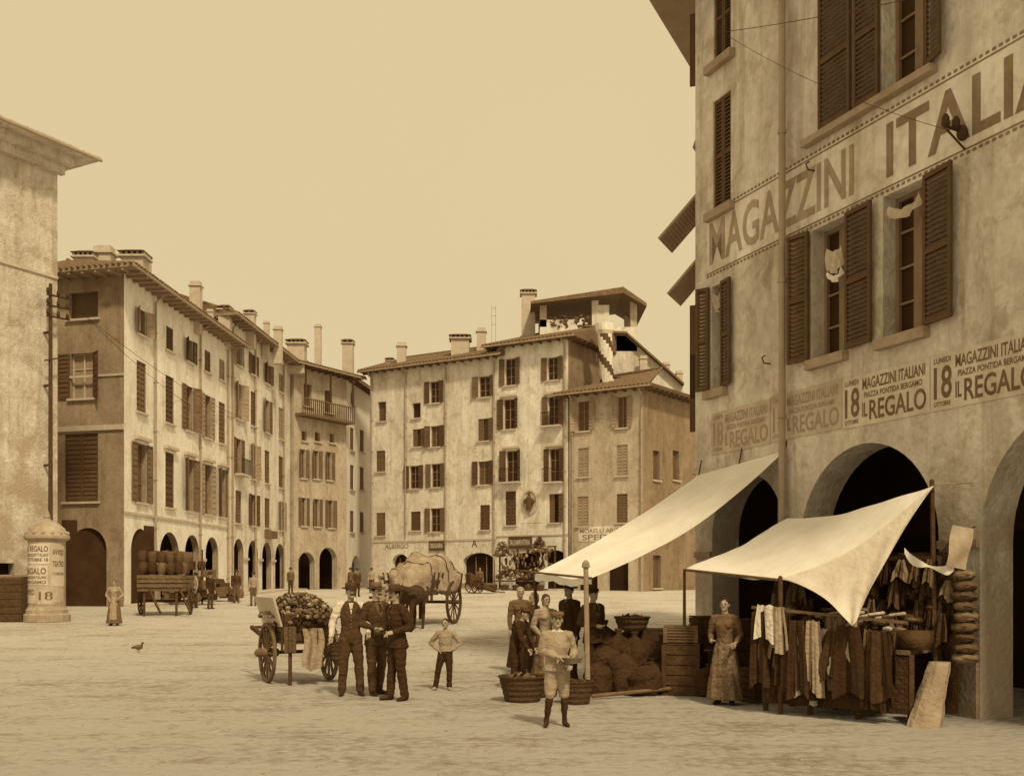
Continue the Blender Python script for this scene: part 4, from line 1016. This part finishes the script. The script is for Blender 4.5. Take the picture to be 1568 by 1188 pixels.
def barrelcart():
    T=TR(254,0,41.5,math.radians(8)); b=MB(T);w=MB(T);g_=MB(T)
    b.box(-.85,.85,-1.2,1.2,.95,1.08,woodm)
    for sx in (-.85,.8):
        for i in range(3): b.box(sx,sx+.05,-1.2,1.2,1.1+i*.17,1.23+i*.17,woodm)
    for i in range(3): b.box(-.85,.85,-1.26,-1.2,1.1+i*.17,1.23+i*.17,woodm)
    w.tube([(-1,0,.55),(1,0,.55)],.05,iron,8); wheel(w,(-.95,0,.55),.55,(1,0,0),10,wood);wheel(w,(.95,0,.55),.55,(1,0,0),10,wood)
    for sx in (-.6,.6): b.beam((sx,-1.1,1),(sx,-1.15,0),.08,.08,wood)
    for i in range(5):
        for j in range(3):
            for k in range(3):
                c=(-.68+i*.34+R.uniform(-.03,.03),-.9+j*.7,1.12+k*.46+R.uniform(-.02,.05)); g_.lathe(c,[(.13,0),(.165,.1),(.18,.22),(.165,.35),(.13,.45),(.02,.44)],R.choice([woodm,wood,sack,woodm,sackd]),10)
    b.beam((.75,-1.2,1.0),(1.3,-2.2,.15),.07,.07,wood);b.beam((-.4,-1.2,1.0),(.2,-2.2,.15),.07,.07,wood)
    group('barrel_cart',{'frame':b,'wheels':w,'barrels':g_},T.translation)
barrelcart()
def goods_pile(name,px,d,rx,n,hh,mats):
    T=TR(px,0,d); b=MB(T)
    for i in range(n):
        x=R.uniform(-rx,rx); z=R.uniform(0,hh)*(1-abs(x)/rx*.6); y=R.uniform(-.5,.5)
        if R.random()<.5: b.lathe((x,y,z),[(.16,0),(.2,.15),(.2,.3),(.15,.45),(.02,.44)],R.choice(mats),10)
        else:
            s_=R.uniform(.2,.35); b.box(x-s_,x+s_,y-.2,y+.2,z,z+s_*1.2,R.choice(mats))
    for sx in (-rx,rx*.5): b.beam((sx,0,0),(sx,0,hh*1.1),.07,.07,wood)
    b.obj(name,origin=T.translation)
goods_pile('market_goods_pile',292,50,1.1,34,2.4,[wood,woodm,sack,sackd,c_mid])
goods_pile('market_goods_pile',340,54,1.0,16,1.2,[wood,woodm,sack])
def farstall():
    T=TR(808,0,72.3,math.radians(-28)); b=MB(T)
    for x in (-2.2,-.8,.8,2.1): b.beam((x,0,0),(x,0,3.0),.09,.09,wood)
    b.beam((-2.3,0,3.0),(2.2,0,3.0),.1,.1,wood)
    for i in range(3): b.box(-2.2,2.1,-.9+i*.3,-.6+i*.3,.6+i*.35,.7+i*.35,woodm)
    heap(b,(-1,-.6,.8),1.2,.6,.7,220,.12,[leafm,leafd,c_mid,c_lt]);heap(b,(1.1,-.6,.8),1.1,.6,.7,220,.12,[leafm,leafd,wick,c_lt])
    for x,z in ((-1.9,2.9),(1.0,3.1)):
        heap(b,(x,-.2,z-.5),.5,.3,1.0,200,.13,[leafm,leafd,leafm,c_lt])
    for i in range(70): b.ell((R.uniform(-2.1,2.0),-.1,R.uniform(1.5,2.9)),R.uniform(.06,.14),.1,R.uniform(.1,.22),R.choice([c_mid,leafm,c_dark,c_lt,sackd]),7,5)
    for i in range(5): basket(b,(-2+i*.9,-1.3,0),.3,.35,wick,[leafm,leafl])
    b.obj('greengrocer_stall',origin=T.translation)
farstall()
T=TR(738,0,66,math.radians(20)); mb=MB(T)
mb.hexa([(-.9,-.5,.55),(.9,-.5,0.05),(.9,.5,.05),(-.9,.5,.55),(-.95,-.5,1.2),(-.85,-.5,1.3),(-.85,.5,1.3),(-.95,.5,1.2)],wood)
wheel(mb,(-.5,-.6,.45),.45,(0,1,0),10,wood); wheel(mb,(-.5,.6,.45),.45,(0,1,0),10,wood); mb.beam((.8,-.4,.1),(1.4,-.4,.05),.07,.07,wood)
mb.obj('tipped_handcart',origin=T.translation)

# ------------------------------------------------ near stalls
def awnings():
    b=MB(); o=P(900,880,15.0)
    TLw=P(1074,727,18.45)+rw.n*.05; TRw=P(1206,690,16.3)+rw.n*.05; BL=P(818,877,17.2); BR=P(906,886,15.1)
    def f(s,t):
        top=TLw.lerp(TRw,s); bot=BL.lerp(BR,s); p=top.lerp(bot,t)
        p.z-= .24*math.sin(math.pi*t)*(.45+.55*s)+.03*math.sin(math.pi*s)*t; p.z+=.018*math.sin(s*11+t*4)*t+.012*noise.noise(Vector((s*5,t*5,1)))
        return p
    b.patch(f,24,24,canvas)
    b.patch(lambda s,t:(lambda p:Vector((p.x,p.y,p.z-.10*t-.01*math.sin(s*30)*t)))(f(s,1)),24,3,canvas)
    fr=MB()
    fr.tube([P(897,862,15.0),Vector((P(897,0,15.0).x+.03,15.0,0))],[.035,.04],woodl,8)
    fr.lathe(P(897,868,15.0),[(.03,-.02),(.06,0),(.05,.06),(.02,.1)],woodl,8)
    fr.tube([BL+Vector((0,0,.02)),Vector((BL.x+.1,BL.y,0))],[.025,.03],wood,8)
    fr.tube([BL+Vector((0,0,.01)),BR+Vector((0,0,.01))],.018,woodm,6)
    for s in (0,.5,1):
        p=TLw.lerp(TRw,s); fr.tube([p,p+Vector((0,0,.25))-rw.n*.05],.012,iron,5)
    group('market_awning',{'canvas':b,'frame':fr},o,('canvas',))
    b=MB();fr=MB(); o=P(1200,880,13.5)
    D=P(1048,872,15.4);A=P(1205,794,15.7);C=P(1432,742,12.7);E=P(1195,888,13.3)
    def q(s,t):
        p=(D.lerp(A,t)).lerp(E.lerp(C,t),s)
        p.z-=.16*math.sin(math.pi*t)*(.3+.7*s)+.10*math.sin(math.pi*s)*(.2+.8*t)
        p.z+=.014*math.sin(9*t+7*s)+.02*noise.noise(Vector((s*6,t*6,3)))
        return p
    b.patch(q,26,26,canvas)
    Fp=P(1290,962,12.3)
    def q2(s,t):
        top=q(1,s); k=(4*s*(1-s))**1.3
        low=E.lerp(C,s)*(1-k)+(Fp+(C-E)*(s-.38)*.25)*k
        p=top.lerp(low,t); p+=Vector((.10,.10,0))*math.sin(math.pi*t*.5)*k
        fold=math.sin(s*30+t*2)*.022+math.sin(s*13-t*4)*.02
        return p+Vector((.5,.8,0))*fold*t
    b.patch(q2,48,16,canvas3)
    def q3(s,t):
        a=P(1385,838,12.9).lerp(P(1462,862,12.5),s)
        return a+Vector((0,.03*math.sin(s*14),-.12*math.sin(math.pi*s)-.12*t*(.6+.4*math.sin(s*9))))
    b.patch(q3,16,5,canvas)
    b.patch(lambda s,t:(P(1459,803,12.55).lerp(P(1491,809,12.5),s)).lerp(P(1448,866,12.5).lerp(P(1480,872,12.45),s),t)+Vector((0,.03*math.sin(t*6+s*3),0)),6,8,paperold)
    fr.tube([P(1440,842,12.62),P(1492,806,12.6)],.012,wood,5)
    fr.tube([D,E],[.02,.02],woodm,6)
    fr.tube([E+Vector((0,0,.03)),Vector((E.x,E.y,0))],[.03,.035],wood,8)
    fr.tube([D,Vector((D.x,D.y,0))],[.02,.03],wood,8)
    fr.tube([C+Vector((.0,.1,.05)),Vector((C.x+.05,C.y+.1,0))],[.03,.035],wood,8)
    fr.tube([C,RP(12.9)+rw.n*.02+Vector((0,0,2.9))],[.012,.012],straw,5)
    group('textile_stall_awning',{'canvas':b,'frame':fr},o,('canvas',))
awnings()
def hangcloth(h_,p,d,n,wd,ln,m_,ph,fl=0,gather=.45):
    h_.patch(lambda s,t:p+d*((s-.5)*wd*(gather+(1-gather)*min(1,t*1.6)+.25*t)+fl*t)+n*((.03*math.sin(s*10+ph)+.02*math.sin(s*23+ph*2))*(.4+t)+.05*t)+Vector((0,0,-ln*t-.05*math.cos(s*5+ph)*t-.03*noise.noise(Vector((s*4+ph,t*3,0))))),12,10,m_)
def stall():
    b=MB();g_=MB();h_=MB()
    a=Vector((3.55,13.9,0)); e=Vector((4.95,12.6,0)); d=(e-a).normalized(); n=Vector((-.68,-.73,0)).normalized()
    for t in (0,.33,.66,1):
        p=a.lerp(e,t)
        for k in (-.35,.35): b.beam(p+n*k,p+n*k+Vector((0,0,.82)),.06,.06,wood)
    b.obox(a-n*.45+Vector((0,0,.82)),e-a,n*.9,(0,0,.05),woodm)
    b.patch(lambda s,t:a.lerp(e,s)+n*(.44+.02*math.sin(s*30))+Vector((0,0,.8-.68*t)),40,3,sackd)
    for t in (.0,.5,1): p=a.lerp(e,t)-n*.5; b.beam(p,p+Vector((0,0,2.0)),.06,.06,wood)
    for z in (1.3,1.7,1.98): b.beam(a-n*.5+Vector((0,0,z)),e-n*.5+Vector((0,0,z)),.05,.05,wood)
    b.patch(lambda s,t:(a-d*.3).lerp(e+d*.2,s)-n*(.62+.04*math.sin(s*25))+Vector((0,0,2.05-2.0*t)),40,4,c_dark)  # dark sheet added behind the stall to stand in for deep shadow
    b.beam(a+n*.5+Vector((-.1,0,1.35)),e+n*.45+Vector((0,0,1.2)),.035,.035,woodm)
    for i in range(30):
        t=.10+i*.029; p=a.lerp(e,t)+n*(.5+R.uniform(-.04,.10)); z1=1.30-.12*t+R.uniform(-.3,.04)
        p.z=z1; m_=R.choice([rib[1],rib[3],rib[5],rib[2],rib[6],c_mid,c_dark,rib[1],c_dark,rib[5]] if i not in (6,11,13,20) else [rib[0],rib[4],c_wh])
        hangcloth(h_,p,d,n,R.uniform(.12,.26),min(z1-.18,R.uniform(.45,1.0)),m_,R.uniform(0,6),R.uniform(-.12,.12))
    for (t,z,wd,ln,m_) in ((.08,1.38,.28,.45,c_wh),(.17,1.36,.2,.55,rib[4]),(.02,1.3,.2,.95,c_dark),(.42,1.2,.22,.9,c_lt),(.66,1.15,.34,.85,rib[5]),(.85,1.1,.3,.8,rib[1]),(.3,1.2,.26,.95,c_dark)):
        p=a.lerp(e,t)+n*.62; p.z=z; hangcloth(h_,p,d,n,wd,ln,m_,t*20,.05,.8)
    for i in range(90):
        t=R.uniform(-.1,1.1); z=R.choice([1.3,1.45,1.7,1.95]); p=a.lerp(e,t)-n*R.uniform(.2,.5); p.z=z; m_=R.choice([rib[1],rib[3],rib[5],rib[6],rib[2],c_mid,c_dark,rib[1]])
        hangcloth(h_,p,d,n,R.uniform(.06,.16),R.uniform(.15,.4),m_,R.uniform(0,6))
    for i in range(160):
        t=R.uniform(0,1.0); k=R.uniform(-.38,.42); p=a.lerp(e,t)+n*k+Vector((0,0,.89+R.uniform(0,.45)*(1-k)*.8))
        mm=R.choice([rib[1],rib[2],rib[3],rib[5],rib[6],c_mid,wood,rib[4],rib[0],leather])
        if R.random()<.6: g_.ell(p,R.uniform(.05,.13),R.uniform(.04,.08),R.uniform(.025,.05),mm,9,5,.3,rot=Matrix.Rotation(R.uniform(0,3),3,'Z'))
        else:
            aa=R.uniform(0,3); x_=Vector((math.cos(aa),math.sin(aa),0))*R.uniform(.05,.1); y_=Vector((-x_.y,x_.x,0))*.7; g_.obox(p-x_-y_,x_*2,y_*2,(0,0,.04),mm)
    for i in range(12):
        p=a.lerp(e,.40+i*.045)+n*.25+Vector((0,0,1.24+.02*(i%3))); g_.tube([p-d*.06+n*.08,p+d*.06-n*.05+Vector((0,0,.02))],[.018,.022],R.choice([rib[0],rib[4],rib[2],c_mid]),8)
    p=a.lerp(e,.9)+n*.35; g_.obox(p+Vector((0,0,.88)),d*.35,-n*.3,(0,0,.22),wood)
    p=a.lerp(e,.7)+n*.35; g_.obox(p+Vector((0,0,.88)),d*.22,-n*.3,(0,0,.16),woodm)
    group('textile_stall',{'table':b,'fabrics':g_,'hanging_cloths':h_},a,('hanging_cloths','fabrics'))
    q=MB(); base=P(1478,0,12.55)
    for i in range(9):
        z=1.76-i*.125; wd=.13+.015*((i*7)%3); q.ell((base.x+.01*((i*5)%3-1),12.55,z),wd,.13,.068,[rib[2],c_mid,sack,c_mid][i%4],18,9,.3)
        q.tube([(base.x-.10,12.42,z+.02),(base.x+.1,12.42,z-.01)],.008,c_mid,5)
    q.tube([(base.x,12.55,1.8),(base.x,12.6,2.3)],.012,iron,5)
    q.obj('hung_cloth_bundles',origin=(base.x,12.55,0),smooth=True)
    gsn=MB(); c0=Vector((4.78,12.15,0)); rs=[]
    for i in range(9):
        t=i/8; x,y,z,rx,ry=(c0.x+.30*t,c0.y+.25*t,-.05+.78*t,.21-.085*t,.18-.07*t)
        rs.append([Vector((x+rx*math.cos(t_)*(1+.22*noise.noise(Vector((math.cos(t_)*2,math.sin(t_)*2,z*4)))),y+ry*math.sin(t_)*(1+.22*noise.noise(Vector((math.cos(t_)*2,math.sin(t_)*2,z*4)))),z)) for t_ in [2*math.pi*j/12 for j in range(12)]])
    gsn.rings(rs,stone); gsn.obj('guard_stone',origin=c0)
stall()
def sackobj(mb,c,r,h,m_,lean=0):
    rs=[];n=20;ph=R.uniform(0,9); K=[.82,1,1.05,1.04,1.02,1.0,.95,.86,.66,.34,.16,.24,.26]; Z=[0,.08,.2,.34,.48,.6,.72,.82,.89,.94,.98,1.03,1.07]
    for k,zt in zip(K,Z):
        row=[]
        for j in range(n):
            a=2*math.pi*j/n; q=noise.noise(Vector((math.cos(a)*1.5+ph,math.sin(a)*1.5,zt*4)))+.5*noise.noise(Vector((math.cos(a)*4+ph,math.sin(a)*4,zt*9)))
            row.append(Vector(c)+Vector((r*k*(1+.28*q)*math.cos(a)+lean*zt,r*k*.85*(1+.28*q)*math.sin(a),h*zt)))
        rs.append(row)
    mb.rings(rs,m_)
def crate(name,px,d,w_,dp,h,rot,z=0,m_=woodm):
    T=TR(px,0,d,rot)@Matrix.Translation((0,0,z)); b=MB(T); k=5
    b.box(-w_/2+.02,w_/2-.02,-dp/2+.02,dp/2-.02,0.01,h-.01,wood)
    for i in range(k):
        z0=h*i/k+.008;z1=h*(i+1)/k-.008
        b.box(-w_/2,w_/2,-dp/2,-dp/2+.02,z0,z1,m_);b.box(-w_/2,w_/2,dp/2-.02,dp/2,z0,z1,m_);b.box(-w_/2,-w_/2+.02,-dp/2+.02,dp/2-.02,z0,z1,m_);b.box(w_/2-.02,w_/2,-dp/2+.02,dp/2-.02,z0,z1,m_)
    for sx in (-w_/2-.003,w_/2-.057): b.box(sx,sx+.06,-dp/2-.02,-dp/2-.001,0,h,m_)
    b.box(-w_/2,w_/2,-dp/2,dp/2,h,h+.02,m_)
    b.obj(name,origin=T.translation)
crate('wooden_crate',1046,15.6,.55,.5,.75,-.3,0,wood); crate('wooden_crate',1043,15.6,.5,.45,.22,-.2,.78,woodm); crate('wooden_crate',1098,15.9,.5,.5,.6,.2,0,wood)
crate('wooden_crate',1165,14.7,.6,.5,.45,.3,0,wood); crate('wooden_crate',1090,16.4,.6,.5,.5,.1,.62,wood); crate('wooden_crate',950,17.2,.9,.5,.8,.1,0,wood)
crate('wooden_crate',1150,15.6,.8,.5,1.1,.3,0,wood); crate('wooden_crate',1012,16.9,.6,.5,.9,-.1,0,wood)
b=MB()
for (px,d,r,h,m_,ln) in ((930,15.9,.26,.72,sackd,0),(968,16.2,.27,.85,sackd,.03),(1000,15.7,.26,.5,sackd,0),(955,15.6,.24,.62,sackd,0),(985,15.5,.28,.45,sackd,.04),(925,16.6,.26,1.0,sackd,0),(975,16.8,.3,1.0,sackd,0),(1010,17,.28,.7,sack,0),
    (1085,15.3,.2,.45,sackd,0),(1130,15.7,.26,.8,sackd,0),(1180,15.2,.25,.7,sackd,0),(915,15.5,.2,.5,sackd,0),(1015,16.2,.25,.8,sackd,0),(945,16.0,.22,.9,sackd,.02)):
    p=P(px,0,d); sackobj(b,(p.x,d,0),r,h,m_,ln)
b.obj('grain_sacks',origin=P(960,1050,15.8),smooth=True)
for (px,d,r,h,m_,f) in ((800,14.7,.33,.34,wick,[leafd,leafm]),(830,15.3,.28,.3,wick,[leafd,leafm]),(884,14.4,.22,.30,wick,[leafd,c_mid])):
    b=MB(); p=P(px,0,d); basket(b,(p.x,d,0),r,h,m_,f); b.obj('wicker_basket',origin=(p.x,d,0))
b=MB(); p=P(968,0,16.4); basket(b,(p.x,16.4,.92),.28,.2,wick,[leafd]); b.obj('wicker_basket',origin=(p.x,16.4,.92))
b=MB(); b.tube([P(908,0,14.9).xy.to_3d()+Vector((0,0,.05)),P(1065,0,15.6).xy.to_3d()+Vector((0,0,.12))],[.03,.025],woodm,8); b.obj('wooden_pole',origin=P(908,0,14.9).xy.to_3d())
T=TR(212,0,24.5,1.2); b=MB(T)
b.ell((0,0,.13),.06,.12,.06,c_mid,10,7); b.tube([(0,-.09,.16),(0,-.11,.22)],[.03,.022],c_mid,8); b.ell((0,-.12,.235),.024,.03,.024,c_dk2,8,6); b.tube([(0,-.14,.23),(0,-.17,.225)],[.008,.003],iron,5)
b.tube([(0,.1,.13),(0,.2,.11)],[.035,.015],c_dk2,6,True,.4)
for k in (-.02,.02): b.tube([(k,0,.09),(k,0,.01)],[.007,.005],iron,5)
b.obj('pigeon',origin=T.translation,smooth=True)
def wire(name,a,b_,sag,r=.008):
    mb=MB(); n=14; mb.tube([a.lerp(b_,i/n)-Vector((0,0,sag*4*(i/n)*(1-i/n))) for i in range(n+1)],r,iron,4,False); mb.obj(name,origin=a)
c=rw.pt(rw.u(1478),rw.z(1478,205),.3)
wire('telegraph_wire',c,rw.pt(rw.u(1118),rw.z(1118,50),.25),.15,.005)
wire('telegraph_wire',rw.pt(rw.u(1118),rw.z(1118,55),.25),P(1568,-40,9.5),.05,.005)
wire('telegraph_wire',P(90,440,39),P(330,640,62),.6,.012)
wire('telegraph_wire',P(95,455,39),P(420,655,74),.8,.012)
b=MB()
for i in range(500):
    y=R.uniform(8.5,40); x=R.uniform(-.49,.4)*y; s_=R.uniform(.006,.02); b.ell((x,y,gz(y)+s_*.3),s_,s_*.8,s_*.5,R.choice([stone,stonel,stone]),6,4,.3)
b.obj('pebbles')

# ================================================================ LIGHT / CAMERA
S=Vector((.26,-.60,.76)).normalized()
sun=bpy.data.lights.new('sun','SUN'); sun.energy=2.8; sun.angle=math.radians(6); sun.color=(1,.83,.52)
so=bpy.data.objects.new('sun',sun); so.rotation_euler=(-S).to_track_quat('-Z','Y').to_euler(); scene.collection.objects.link(so)
wd=bpy.data.worlds.new('World'); scene.world=wd; wd.use_nodes=True; nt=wd.node_tree;N=nt.nodes;L=nt.links
bg=N['Background']; sk=N.new('ShaderNodeTexSky'); sk.sky_type='NISHITA'; sk.sun_disc=False; sk.sun_elevation=math.asin(S.z); sk.sun_rotation=math.atan2(S.x,S.y)
sk.dust_density=6; sk.air_density=1.5
bw=N.new('ShaderNodeRGBToBW'); L.new(sk.outputs[0],bw.inputs[0])
mr=N.new('ShaderNodeMapRange'); mr.inputs['From Min'].default_value=0; mr.inputs['From Max'].default_value=12; mr.inputs['To Min'].default_value=6.6; mr.inputs['To Max'].default_value=8.4
L.new(bw.outputs[0],mr.inputs['Value'])
tc=N.new('ShaderNodeTexCoord'); nn=N.new('ShaderNodeTexNoise'); nn.inputs['Scale'].default_value=1.6; nn.inputs['Detail'].default_value=4; L.new(tc.outputs['Generated'],nn.inputs['Vector'])
m2=N.new('ShaderNodeMath'); m2.operation='MULTIPLY_ADD'; m2.inputs[1].default_value=.6; L.new(nn.outputs['Fac'],m2.inputs[0]); L.new(mr.outputs[0],m2.inputs[2])
vm=N.new('ShaderNodeVectorMath'); vm.operation='SCALE'; vm.inputs[0].default_value=(1.0,.80,.455); L.new(m2.outputs[0],vm.inputs['Scale'])
L.new(vm.outputs[0],bg.inputs['Color']); bg.inputs['Strength'].default_value=.1
cam=bpy.data.cameras.new('camera'); co=bpy.data.objects.new('camera',cam); scene.collection.objects.link(co); scene.camera=co
co.location=(0,0,H); co.rotation_euler=(math.radians(90),0,0); cam.lens=36*F/1568; cam.sensor_width=36; cam.shift_y=294/1568; cam.clip_end=1500; cam.clip_start=.1
scene.view_settings.view_transform='Standard'; scene.view_settings.look='None'; scene.view_settings.exposure=0
